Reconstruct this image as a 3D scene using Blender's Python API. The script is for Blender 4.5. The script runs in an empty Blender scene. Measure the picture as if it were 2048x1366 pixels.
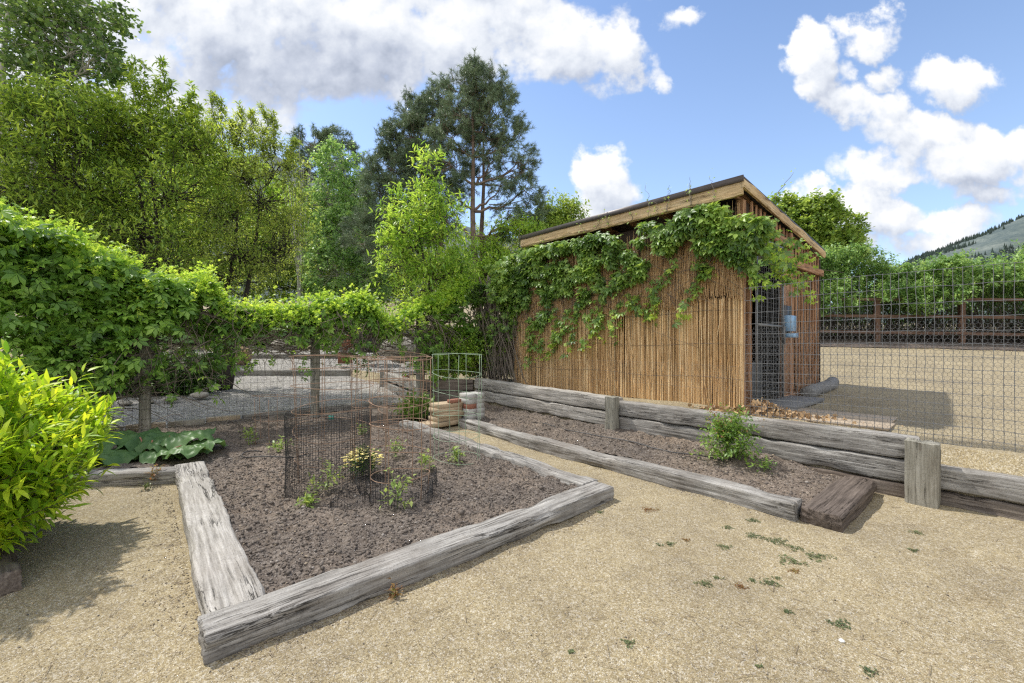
import bpy, math, random
import numpy as np
from mathutils import Vector, Matrix

random.seed(7)
RNG = np.random.default_rng(11)
SC = bpy.context.scene
COL = SC.collection
F, CX, CY, H = 860.0, 1024.0, 683.0, 1.5

# ------------------------------------------------------------------ camera
cam_d = bpy.data.cameras.new("camera")
cam_d.sensor_width = 36.0
cam_d.lens = F / 2048.0 * 36.0
cam_d.clip_start = 0.05
cam_d.clip_end = 4000.0
cam = bpy.data.objects.new("camera", cam_d)
COL.objects.link(cam)
cam.location = (0, 0, H)
cam.rotation_euler = (math.radians(90), 0, 0)
SC.camera = cam

# ------------------------------------------------------------------ light and sky
SUN_EL = math.radians(57)
SUN_AZ = math.atan2(-0.86, 0.51)          # clockwise from +Y
sun_dir = Vector((math.sin(SUN_AZ) * math.cos(SUN_EL), math.cos(SUN_AZ) * math.cos(SUN_EL), math.sin(SUN_EL)))
sd = bpy.data.lights.new("sun", 'SUN')
sd.energy = 2.7
sd.angle = math.radians(1.2)
sd.color = (1.0, 0.955, 0.88)
sun = bpy.data.objects.new("sun", sd)
COL.objects.link(sun)
sun.rotation_euler = sun_dir.to_track_quat('Z', 'Y').to_euler()
SC.view_settings.view_transform = 'Standard'
SC.view_settings.look = 'None'
SC.view_settings.exposure = 0.82
SC.view_settings.gamma = 1.0
SC.cycles.max_bounces = 7
SC.cycles.diffuse_bounces = 4
SC.cycles.transmission_bounces = 5
SC.cycles.transparent_max_bounces = 8
SC.cycles.glossy_bounces = 2
SC.cycles.use_denoising = False
SC.cycles.filter_width = 1.3
SC.cycles.sample_clamp_indirect = 4.0
SC.cycles.caustics_reflective = False
SC.cycles.caustics_refractive = False


class NT:
    """small helper for node trees"""
    def __init__(self, nt):
        self.nt = nt
    def n(self, typ, **kw):
        nd = self.nt.nodes.new(typ)
        for k, v in kw.items():
            setattr(nd, k, v)
        return nd
    def link(self, a, b):
        self.nt.links.new(a, b)
    def put(self, sock, v):
        if isinstance(v, bpy.types.NodeSocket):
            self.nt.links.new(v, sock)
        else:
            sock.default_value = v
    def m(self, op, a, b=0.0, c=0.0, clamp=False):
        nd = self.n('ShaderNodeMath', operation=op, use_clamp=clamp)
        self.put(nd.inputs[0], a)
        self.put(nd.inputs[1], b)
        self.put(nd.inputs[2], c)
        return nd.outputs[0]
    def v(self, op, a, b=(0, 0, 0), c=None):
        nd = self.n('ShaderNodeVectorMath', operation=op)
        self.put(nd.inputs[0], a)
        if op == 'SCALE':
            self.put(nd.inputs['Scale'], b)
        else:
            self.put(nd.inputs[1], b)
            if c is not None:
                self.put(nd.inputs[2], c)
        return nd.outputs['Value'] if op in ('DOT_PRODUCT', 'LENGTH') else nd.outputs[0]
    def noise(self, vec, scale, detail=4, rough=0.55, dims='3D', dist=0.0):
        nd = self.n('ShaderNodeTexNoise', noise_dimensions=dims)
        self.put(nd.inputs['Vector'], vec)
        nd.inputs['Scale'].default_value = scale
        nd.inputs['Detail'].default_value = detail
        nd.inputs['Roughness'].default_value = rough
        nd.inputs['Distortion'].default_value = dist
        return nd
    def ramp(self, fac, stops, interp='LINEAR'):
        nd = self.n('ShaderNodeValToRGB')
        cr = nd.color_ramp
        cr.interpolation = interp
        while len(cr.elements) < len(stops):
            cr.elements.new(0.5)
        for e, (p, c) in zip(cr.elements, stops):
            e.position = p
            e.color = (*c, 1) if len(c) == 3 else c
        self.put(nd.inputs[0], fac)
        return nd.outputs[0]
    def mix(self, fac, a, b, blend='MIX'):
        nd = self.n('ShaderNodeMix', data_type='RGBA', blend_type=blend)
        self.put(nd.inputs[0], fac)
        self.put(nd.inputs[6], a if isinstance(a, bpy.types.NodeSocket) else (*a, 1))
        self.put(nd.inputs[7], b if isinstance(b, bpy.types.NodeSocket) else (*b, 1))
        return nd.outputs[2]
    def mr(self, val, a, b, c, d, smooth=False):
        nd = self.n('ShaderNodeMapRange')
        if smooth:
            nd.interpolation_type = 'SMOOTHSTEP'
        self.put(nd.inputs[0], val)
        for i, x in enumerate((a, b, c, d)):
            self.put(nd.inputs[i + 1], x)
        return nd.outputs[0]


world = bpy.data.worlds.new("World")
SC.world = world
world.use_nodes = True
world.node_tree.nodes.clear()
N = NT(world.node_tree)
wo = N.n('ShaderNodeOutputWorld')
sky = N.n('ShaderNodeTexSky', sky_type='NISHITA', sun_disc=False)
sky.sun_elevation = SUN_EL
sky.sun_rotation = SUN_AZ
sky.air_density = 1.0
sky.dust_density = 1.2
sky.ozone_density = 1.6
sky.altitude = 1400
tcw = N.n('ShaderNodeTexCoord')
sep = N.n('ShaderNodeSeparateXYZ')
N.link(tcw.outputs['Generated'], sep.inputs[0])
yy = N.m('MAXIMUM', sep.outputs[1], 0.06)
ca = N.m('DIVIDE', sep.outputs[0], yy)
cb = N.m('DIVIDE', sep.outputs[2], yy)
cmb = N.n('ShaderNodeCombineXYZ')
N.link(ca, cmb.inputs[0])
N.link(cb, cmb.inputs[1])
P0 = cmb.outputs[0]
# cumulus banks: centre and size as slopes east and up of north
BL = [  # u, v, ru, rv, weight
    (420, 40, 330, 160, 1), (700, 95, 300, 115, 1), (960, 60, 240, 110, 1), (1130, 90, 160, 75, 1),
    (1235, 95, 60, 80, .9), (620, 150, 260, 60, .8), (300, 210, 200, 110, .8), (520, 225, 130, 45, .7), (120, 120, 260, 260, .9), (400, 260, 160, 50, .6),
    (500, -160, 500, 150, 1), (1000, -120, 350, 110, 1),
    (1360, 45, 38, 28, .55),
    (1210, 340, 66, 52, 1), (1225, 385, 55, 45, .9), (1215, 420, 85, 40, .7),
    (1625, 105, 55, 55, .95), (1640, 165, 50, 50, .85), (1735, 70, 70, 50, .95), (1770, 165, 38, 30, .75),
    (1900, 165, 95, 58, 1), (1690, 215, 62, 48, .85), (1760, 240, 55, 55, .8), (1690, 150, 30, 30, .6),
    (1850, 275, 90, 48, 1), (1780, 330, 120, 45, .95), (1930, 320, 130, 55, 1), (2050, 330, 80, 60, .9),
    (1700, 400, 95, 40, .95), (1640, 385, 60, 28, .9), (1780, 430, 110, 38, .9), (1900, 440, 120, 32, .85),
    (1560, 390, 20, 18, .75), (2010, 390, 110, 30, .8), (1850, 490, 260, 40, .7),
    (2250, 200, 160, 90, .9), (-150, 300, 180, 150, .9), (2400, 420, 220, 70, .8), (-300, 500, 260, 80, .8),
    (680, 195, 24, 18, .5), (1320, 140, 22, 30, .45), (1120, 440, 60, 22, .5),
]


def density_group():
    g = bpy.data.node_groups.new("cloud density", 'ShaderNodeTree')
    g.interface.new_socket("P", in_out='INPUT', socket_type='NodeSocketVector')
    g.interface.new_socket("D", in_out='OUTPUT', socket_type='NodeSocketFloat')
    G = NT(g)
    gi = G.n('NodeGroupInput')
    go = G.n('NodeGroupOutput')
    w = G.noise(gi.outputs[0], 7.0, 5, 0.55)
    wv = G.v('SUBTRACT', w.outputs['Color'], (0.5, 0.5, 0.5))
    w2 = G.noise(gi.outputs[0], 26.0, 5, 0.6)
    wv2 = G.v('SUBTRACT', w2.outputs['Color'], (0.5, 0.5, 0.5))
    p = G.v('ADD', gi.outputs[0], G.v('SCALE', wv, 0.15))
    p = G.v('ADD', p, G.v('SCALE', wv2, 0.05))
    cur = None
    for (u, v, ru, rv, wt) in BL:
        d = G.v('SUBTRACT', p, ((u - CX) / F, (CY - v) / F, 0))
        d = G.v('MULTIPLY', d, (F / ru / 1.25, F / rv / 1.25, 0))
        q = G.v('DOT_PRODUCT', d, d)
        e = G.m('MULTIPLY_ADD', q, -wt, wt)
        cur = e if cur is None else G.m('SMOOTH_MAX', cur, e, 0.12)
    n1 = G.noise(gi.outputs[0], 8.0, 7, 0.55)
    bil = G.m('ABSOLUTE', G.m('SUBTRACT', G.noise(gi.outputs[0], 16.0, 3, 0.5).outputs[0], 0.5))
    out = G.m('ADD', cur, G.m('MULTIPLY', G.m('SUBTRACT', n1.outputs[0], 0.52), 2.4))
    out = G.m('SUBTRACT', out, G.m('MULTIPLY', bil, 0.4))
    G.link(out, go.inputs[0])
    return g


dg = density_group()


def dens(vec):
    nd = N.n('ShaderNodeGroup')
    nd.node_tree = dg
    N.put(nd.inputs[0], vec)
    return nd.outputs[0]


D0 = dens(P0)
D1 = dens(N.v('ADD', P0, (-0.012, 0.024, 0)))
D2 = dens(N.v('ADD', P0, (-0.03, 0.07, 0)))
front = N.mr(sep.outputs[1], 0.08, 0.25, 0, 1)
fac = N.m('MULTIPLY', N.mr(D0, 0.06, 0.60, 0, 1, True), front)
sh = N.m('ADD', N.m('MULTIPLY', N.m('SUBTRACT', D0, D1), 0.34), N.m('MULTIPLY', N.m('SUBTRACT', D0, D2), 0.30))
sh = N.m('ADD', N.m('MULTIPLY', sh, 1.15), 0.63)
# the big bank to the north-west is seen from below: thick, grey in its middle
gp = N.v('MULTIPLY', N.v('SUBTRACT', P0, ((640 - CX) / F, (CY - 145) / F, 0)), (F / 330, F / 100, 0))
gq = N.m('SUBTRACT', 1.0, N.v('DOT_PRODUCT', gp, gp), clamp=True)
gn = N.noise(P0, 3.0, 4, 0.5).outputs[0]
sh = N.m('SUBTRACT', sh, N.m('MULTIPLY', gq, N.mr(gn, 0.36, 0.66, 0.1, 0.85)))
sh = N.m('MAXIMUM', N.m('MINIMUM', sh, 1.0), 0.0)
ccol = N.ramp(sh, [(0.0, (0.42, 0.47, 0.58)), (0.3, (0.58, 0.63, 0.74)), (0.6, (0.80, 0.84, 0.91)), (0.85, (0.97, 0.98, 1.0)), (1.0, (1.05, 1.05, 1.05))])
# unseen bright cumulus added behind the viewer as fill light from the front
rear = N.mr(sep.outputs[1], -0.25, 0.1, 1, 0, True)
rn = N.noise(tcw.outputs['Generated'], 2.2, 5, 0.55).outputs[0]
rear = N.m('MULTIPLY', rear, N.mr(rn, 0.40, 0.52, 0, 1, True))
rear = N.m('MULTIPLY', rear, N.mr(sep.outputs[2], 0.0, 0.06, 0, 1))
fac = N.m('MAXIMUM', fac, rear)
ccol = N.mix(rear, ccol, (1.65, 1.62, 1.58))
bg_s = N.n('ShaderNodeBackground')
skyc = N.mix(N.mr(sep.outputs[2], 0.0, 0.6, 0.30, 0.0), sky.outputs[0], (3.4, 4.3, 5.6))
N.link(skyc, bg_s.inputs[0])
bg_s.inputs[1].default_value = 0.14
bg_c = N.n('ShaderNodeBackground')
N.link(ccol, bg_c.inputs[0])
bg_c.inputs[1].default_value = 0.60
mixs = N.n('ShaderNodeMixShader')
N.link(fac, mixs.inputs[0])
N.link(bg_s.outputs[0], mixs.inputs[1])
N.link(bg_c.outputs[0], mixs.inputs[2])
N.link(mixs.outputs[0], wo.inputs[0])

# ------------------------------------------------------------------ layout helpers
D_S = np.array([-0.657, 0.754, 0.0])       # along the retaining wall, away
D_T = np.array([0.754, 0.657, 0.0])        # across it, to the upper yard
W0 = np.array([3.81, 4.07, 0.0])           # foot of the near retaining post
UPZ = np.array([0, 0, 1.0])


def ST(s, t, z=0.0):
    return W0 + D_S * s + D_T * t + UPZ * z


def to_st(x, y):
    rx, ry = x - W0[0], y - W0[1]
    return rx * D_S[0] + ry * D_S[1], rx * D_T[0] + ry * D_T[1]


def at(u, v, Y):
    return np.array([(u - CX) / F * Y, Y, H - (v - CY) / F * Y])


def on(u, v, z=0.0):
    Y = (H - z) * F / (v - CY)
    return np.array([(u - CX) / F * Y, Y, z])


def _hash(ix, iy, iz, seed):
    n = (ix.astype(np.int64) * 374761393 + iy.astype(np.int64) * 668265263 + iz.astype(np.int64) * 2147483647 + seed * 1274126177) & 0xFFFFFFFF
    n = ((n ^ (n >> 13)) * 1274126177) & 0xFFFFFFFF
    n = n ^ (n >> 16)
    return (n & 0xFFFF) / 65535.0


def vnoise(x, y, z=0.0, seed=0):
    x = np.asarray(x, float); y = np.asarray(y, float); z = np.asarray(z, float) + 0 * x
    ix, iy, iz = np.floor(x), np.floor(y), np.floor(z)
    fx, fy, fz = x - ix, y - iy, z - iz
    fx = fx * fx * (3 - 2 * fx); fy = fy * fy * (3 - 2 * fy); fz = fz * fz * (3 - 2 * fz)
    r = 0
    for dx in (0, 1):
        for dy in (0, 1):
            for dz in (0, 1):
                w = (fx if dx else 1 - fx) * (fy if dy else 1 - fy) * (fz if dz else 1 - fz)
                r = r + w * _hash(ix + dx, iy + dy, iz + dz, seed)
    return r


def fbm(x, y, z=0.0, o=4, seed=0):
    r, a, s = 0, 0.5, 0
    for i in range(o):
        r = r + a * vnoise(np.asarray(x) * 2 ** i, np.asarray(y) * 2 ** i, np.asarray(z) * 2 ** i, seed + i)
        s += a
        a *= 0.5
    return r / s


def ground_h(x, y):
    x = np.asarray(x, float); y = np.asarray(y, float)
    s, t = to_st(x, y)
    hl = np.interp(y, [9, 15, 15.3, 18, 18.2, 20, 20.2, 26, 60, 140], [0, .26, .46, .76, .96, 1.08, 1.28, 1.8, 6, 16])
    hu = 0.52 + np.clip((t - 4) / 6, 0, 1) * np.clip(.0452 * t + .0623 * np.clip(s, -14, 30), -.1, 3)
    k = np.clip((t - .03) / .12, 0, 1)
    far = np.clip((np.hypot(x, y) - 120) / 100, 0, 1)
    a = np.maximum(hl, hu * k)
    b = np.where(x > 3, hu * k, a)
    w = np.clip((x - 1.5) / 3, 0, 1)
    return (a * (1 - w) + b * w) * 1.0 + far * 0


# ------------------------------------------------------------------ mesh helpers
class Buf:
    def __init__(self):
        self.v, self.q, self.t, self.nv = [], [], [], 0
    def add(self, v, q=None, t=None):
        v = np.asarray(v, float).reshape(-1, 3)
        if q is not None and len(q):
            self.q.append(np.asarray(q, np.int64).reshape(-1, 4) + self.nv)
        if t is not None and len(t):
            self.t.append(np.asarray(t, np.int64).reshape(-1, 3) + self.nv)
        self.v.append(v)
        self.nv += len(v)
    def build(self, name, mat=None, parent=None, smooth=False, loc=None):
        me = bpy.data.meshes.new(name)
        v = np.concatenate(self.v) if self.v else np.zeros((0, 3))
        if loc is not None:
            v = v - np.asarray(loc)
        q = np.concatenate(self.q) if self.q else np.zeros((0, 4), np.int64)
        t = np.concatenate(self.t) if self.t else np.zeros((0, 3), np.int64)
        me.vertices.add(len(v))
        me.vertices.foreach_set("co", v.astype(np.float32).ravel())
        loops = np.concatenate([q.ravel(), t.ravel()]).astype(np.int32)
        me.loops.add(len(loops))
        me.loops.foreach_set("vertex_index", loops)
        npoly = len(q) + len(t)
        me.polygons.add(npoly)
        ls = np.concatenate([np.arange(len(q)) * 4, len(q) * 4 + np.arange(len(t)) * 3]).astype(np.int32)
        me.polygons.foreach_set("loop_start", ls)
        if smooth:
            me.polygons.foreach_set("use_smooth", np.ones(npoly, bool))
        me.update(calc_edges=True)
        me.validate()
        o = bpy.data.objects.new(name, me)
        COL.objects.link(o)
        if mat:
            me.materials.append(mat)
        if loc is not None:
            o.location = tuple(loc)
        if parent is not None:
            o.parent = parent
            if loc is None and parent.location.length > 0:
                o.location = -parent.location
        return o


def tag(o, label, cat, group=None, kind=None):
    o['label'] = label
    o['category'] = cat
    if group:
        o['group'] = group
    if kind:
        o['kind'] = kind
    return o


def struct(o):
    o['kind'] = 'structure'
    return o


def empty(name, loc, label, cat, group=None):
    o = bpy.data.objects.new(name, None)
    o.empty_display_size = 0.2
    COL.objects.link(o)
    o.location = tuple(loc)
    return tag(o, label, cat, group)


def sticks(buf, A, B, r0, r1=None, sides=4):
    A = np.asarray(A, float).reshape(-1, 3); B = np.asarray(B, float).reshape(-1, 3)
    n = len(A)
    if n == 0:
        return
    r0 = np.broadcast_to(np.asarray(r0, float), (n,))
    r1 = r0 if r1 is None else np.broadcast_to(np.asarray(r1, float), (n,))
    d = B - A
    L = np.linalg.norm(d, axis=1, keepdims=True)
    d = d / np.maximum(L, 1e-9)
    ref = np.where(np.abs(d[:, 2:3]) > 0.9, np.array([[1.0, 0, 0]]), np.array([[0, 0, 1.0]]))
    x = np.cross(d, ref); x /= np.maximum(np.linalg.norm(x, axis=1, keepdims=True), 1e-9)
    y = np.cross(d, x)
    ang = np.arange(sides) / sides * 2 * math.pi
    c, s_ = np.cos(ang), np.sin(ang)
    ring = x[:, None, :] * c[None, :, None] + y[:, None, :] * s_[None, :, None]
    va = A[:, None, :] + ring * r0[:, None, None]
    vb = B[:, None, :] + ring * r1[:, None, None]
    V = np.concatenate([va, vb], axis=1).reshape(-1, 3)
    i = np.arange(sides); j = (i + 1) % sides
    f = np.stack([i, j, j + sides, i + sides], axis=1)
    Q = (f[None] + (np.arange(n) * 2 * sides)[:, None, None]).reshape(-1, 4)
    buf.add(V, Q)


def poly(buf, pts, r, sides=5, taper=None):
    """one connected tube along a polyline"""
    pts = np.asarray(pts, float)
    n = len(pts)
    rr = np.full(n, r, float) if np.isscalar(r) else np.asarray(r, float)
    d = np.gradient(pts, axis=0)
    d /= np.maximum(np.linalg.norm(d, axis=1, keepdims=True), 1e-9)
    ref = np.array([0, 0, 1.0]) if abs(d[:, 2]).mean() < 0.8 else np.array([1.0, 0, 0])
    x = np.cross(d, ref); x /= np.maximum(np.linalg.norm(x, axis=1, keepdims=True), 1e-9)
    y = np.cross(d, x)
    a = np.arange(sides) / sides * 2 * math.pi
    ring = x[:, None] * np.cos(a)[None, :, None] + y[:, None] * np.sin(a)[None, :, None]
    V = (pts[:, None] + ring * rr[:, None, None]).reshape(-1, 3)
    i = np.arange(sides); j = (i + 1) % sides
    Q = np.concatenate([np.stack([i + k * sides, j + k * sides, j + (k + 1) * sides, i + (k + 1) * sides], 1) for k in range(n - 1)])
    V = np.concatenate([V, pts[:1], pts[-1:]])
    c0, c1 = n * sides, n * sides + 1
    T = np.concatenate([np.stack([j, i, np.full(sides, c0)], 1), np.stack([i + (n - 1) * sides, j + (n - 1) * sides, np.full(sides, c1)], 1)])
    buf.add(V, Q, T)


def box(buf, c, dx, dy, dz, ax=None, ay=None, az=None):
    """box centred at c with full sizes and axis directions"""
    ax = np.array([1.0, 0, 0]) if ax is None else np.asarray(ax, float)
    ay = np.array([0, 1.0, 0]) if ay is None else np.asarray(ay, float)
    az = np.array([0, 0, 1.0]) if az is None else np.asarray(az, float)
    b = min(dx, dy, dz) * 0.02
    c = np.asarray(c, float)
    sg = [(-1, -1), (1, -1), (1, 1), (-1, 1)]
    V = []
    for lvl, ins in ((-.5, b), (-.5, 0), (.5, 0), (.5, b)):
        z = lvl * dz + (b if (lvl < 0 and ins == 0) else (-b if (lvl > 0 and ins == 0) else 0))
        for sx, sy in sg:
            V.append(c + ax * sx * (dx / 2 - ins) + ay * sy * (dy / 2 - ins) + az * z)
    Q = [(3, 2, 1, 0), (12, 13, 14, 15)]
    for k in range(3):
        for i in range(4):
            j = (i + 1) % 4
            Q.append((k * 4 + i, k * 4 + j, k * 4 + 4 + j, k * 4 + 4 + i))
    buf.add(V, Q)


def unit(v):
    return v / np.maximum(np.linalg.norm(v, axis=-1, keepdims=True), 1e-9)


def rdir(n, up=0.0):
    v = RNG.normal(size=(n, 3))
    v = unit(v)
    v[:, 2] += up
    return unit(v)


def scatter(buf, tmpl, pos, ax, nr, sc):
    """place a leaf template at every position: x along ax, z along nr"""
    tv, tq, tt = tmpl
    tv = np.asarray(tv, float)
    n = len(pos)
    if n == 0:
        return
    ax = unit(np.asarray(ax, float)); nr = np.asarray(nr, float)
    z = unit(nr - ax * np.sum(nr * ax, axis=1, keepdims=True))
    y = np.cross(z, ax)
    sc = np.broadcast_to(np.asarray(sc, float), (n,))
    V = (tv[None, :, 0:1] * ax[:, None] + tv[None, :, 1:2] * y[:, None] + tv[None, :, 2:3] * z[:, None]) * sc[:, None, None] + np.asarray(pos)[:, None]
    k = len(tv)
    off = (np.arange(n) * k)[:, None, None]
    Q = (np.asarray(tq)[None] + off).reshape(-1, 4) if len(tq) else None
    T = (np.asarray(tt)[None] + off).reshape(-1, 3) if len(tt) else None
    buf.add(V.reshape(-1, 3), Q, T)


LEAF = ([(0, 0, 0), (.45, .24, .07), (1, 0, -.08), (.45, -.24, .07), (.5, 0, 0)], [], [(0, 4, 1), (1, 4, 2), (0, 3, 4), (3, 2, 4)])
LEAF_R = ([(0, 0, 0), (.3, .36, .05), (.75, .34, .03), (1, 0, -.06), (.75, -.34, .03), (.3, -.36, .05)], [], [(0, 3, 1), (1, 3, 2), (0, 5, 3), (5, 4, 3)])
LANCE = ([(0, 0, 0), (.3, 0, .02), (.65, 0, 0), (1, 0, -.10), (.3, .12, .05), (.65, .10, .03), (.3, -.12, .05), (.65, -.10, .03)],
         [(1, 2, 5, 4), (2, 1, 6, 7)], [(0, 1, 4), (0, 6, 1), (2, 3, 5), (2, 7, 3)])


def palmate():
    V, T = [], []
    for a, L in ((-82, .62), (-42, .88), (0, 1.0), (42, .88), (82, .62)):
        a = math.radians(a)
        d = np.array([math.cos(a), math.sin(a), 0]); p = np.array([-math.sin(a), math.cos(a), 0])
        b = len(V)
        V += [d * .08, d * .6 * L + p * .2 * L + UPZ * .03, d * L - UPZ * .16, d * .6 * L - p * .2 * L + UPZ * .03, d * .55 * L - UPZ * .02]
        T += [(b, b + 4, b + 1), (b + 1, b + 4, b + 2), (b, b + 3, b + 4), (b + 3, b + 2, b + 4)]
    return (np.array(V), [], T)


PALM = palmate()


def tuft(n=34, spread=0.8, seed=3, w=.012):
    r = np.random.default_rng(seed)
    V, T = [], []
    for i in range(n):
        d = r.normal(size=3); d /= np.linalg.norm(d)
        d = d * spread + np.array([0.75, 0, 0]); d /= np.linalg.norm(d)
        s = np.cross(d, r.normal(size=3)); s /= np.linalg.norm(s)
        o = np.array([r.uniform(-.9, .35), 0, 0])
        L = r.uniform(.6, 1.0)
        b = len(V)
        V += [o + s * w, o - s * w, o + d * L]
        T.append((b, b + 1, b + 2))
    return (np.array(V), [], T)


NEEDLE = tuft(30, .8, 3, .030)


def leaves_on(buf, A, B, n, f0, f1, size, tmpl, out=0.8, bend=0.0, droop=0.1, upn=0.8, jit=0.02):
    """n leaves along each twig A->B"""
    A = np.asarray(A); B = np.asarray(B)
    m = len(A)
    if m == 0:
        return
    f = f0 + (f1 - f0) * (np.arange(n)[None] + RNG.random((m, n))) / n
    d = unit(B - A)
    pos = A[:, None] + (B - A)[:, None] * f[..., None]
    pos[..., 2] += bend * np.sin(f * math.pi)
    dd = np.repeat(d[:, None], n, 1).reshape(-1, 3)
    r = rdir(m * n)
    r = unit(r - dd * np.sum(r * dd, 1, keepdims=True))
    ax = dd * 0.55 + r * out
    ax[:, 2] -= droop
    nr = rdir(m * n) * (1 - upn) + UPZ * upn + np.array([-0.2, 0.0, 0]) * upn
    s = size * RNG.uniform(.65, 1.15, m * n)
    p = pos.reshape(-1, 3) + RNG.normal(size=(m * n, 3)) * jit
    scatter(buf, tmpl, p, ax, nr, s)


# ------------------------------------------------------------------ materials
def mat_new(name):
    m = bpy.data.materials.new(name)
    m.use_nodes = True
    m.node_tree.nodes.clear()
    n = NT(m.node_tree)
    out = n.n('ShaderNodeOutputMaterial')
    return m, n, out


def leaf_mat(name, c1, c2, c3, trans=0.5, gloss=0.32, tr_boost=1.6):
    """leaf colours vary leaf by leaf and branch by branch"""
    m, n, out = mat_new(name)
    geo = n.n('ShaderNodeNewGeometry')
    r = geo.outputs['Random Per Island']
    big = n.noise(geo.outputs['Position'], 1.6, 2, 0.5).outputs[0]
    f = n.m('ADD', n.m('MULTIPLY', r, 0.62), n.m('MULTIPLY', n.m('SUBTRACT', big, 0.36), 1.25), clamp=True)
    col = n.ramp(f, [(0.08, c1), (0.45, c2), (0.9, c3)])
    pb = n.n('ShaderNodeBsdfPrincipled')
    n.put(pb.inputs['Base Color'], col)
    pb.inputs['Roughness'].default_value = 0.42
    pb.inputs['Specular IOR Level'].default_value = gloss
    tb = n.n('ShaderNodeBsdfTranslucent')
    tc = n.mix(1.0, col, (tr_boost * 1.12, tr_boost * 1.0, tr_boost * 0.7), 'MULTIPLY')
    n.put(tb.inputs[0], tc)
    mx = n.n('ShaderNodeMixShader')
    mx.inputs[0].default_value = trans
    n.link(pb.outputs[0], mx.inputs[1])
    n.link(tb.outputs[0], mx.inputs[2])
    n.link(mx.outputs[0], out.inputs[0])
    return m


def simple_mat(name, col, rough=0.7, metal=0.0, var=0.25, scale=12.0, bump=0.0, col2=None, island=0.0):
    m, n, out = mat_new(name)
    tc = n.n('ShaderNodeTexCoord')
    no = n.noise(tc.outputs['Object'], scale, 5, 0.6)
    f = n.mr(no.outputs[0], 0.3, 0.7, 0, 1)
    if island > 0:
        geo = n.n('ShaderNodeNewGeometry')
        f = n.m('ADD', n.m('MULTIPLY', f, 1 - island), n.m('MULTIPLY', geo.outputs['Random Per Island'], island))
    c2 = col2 if col2 else tuple(c * (1 - var) for c in col)
    c = n.mix(f, c2, col)
    pb = n.n('ShaderNodeBsdfPrincipled')
    n.put(pb.inputs['Base Color'], c)
    pb.inputs['Roughness'].default_value = rough
    pb.inputs['Metallic'].default_value = metal
    if bump:
        bp = n.n('ShaderNodeBump')
        bp.inputs['Strength'].default_value = bump
        bp.inputs['Distance'].default_value = 0.01
        n.link(no.outputs[0], bp.inputs['Height'])
        n.link(bp.outputs[0], pb.inputs['Normal'])
    n.link(pb.outputs[0], out.inputs[0])
    return m


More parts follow.
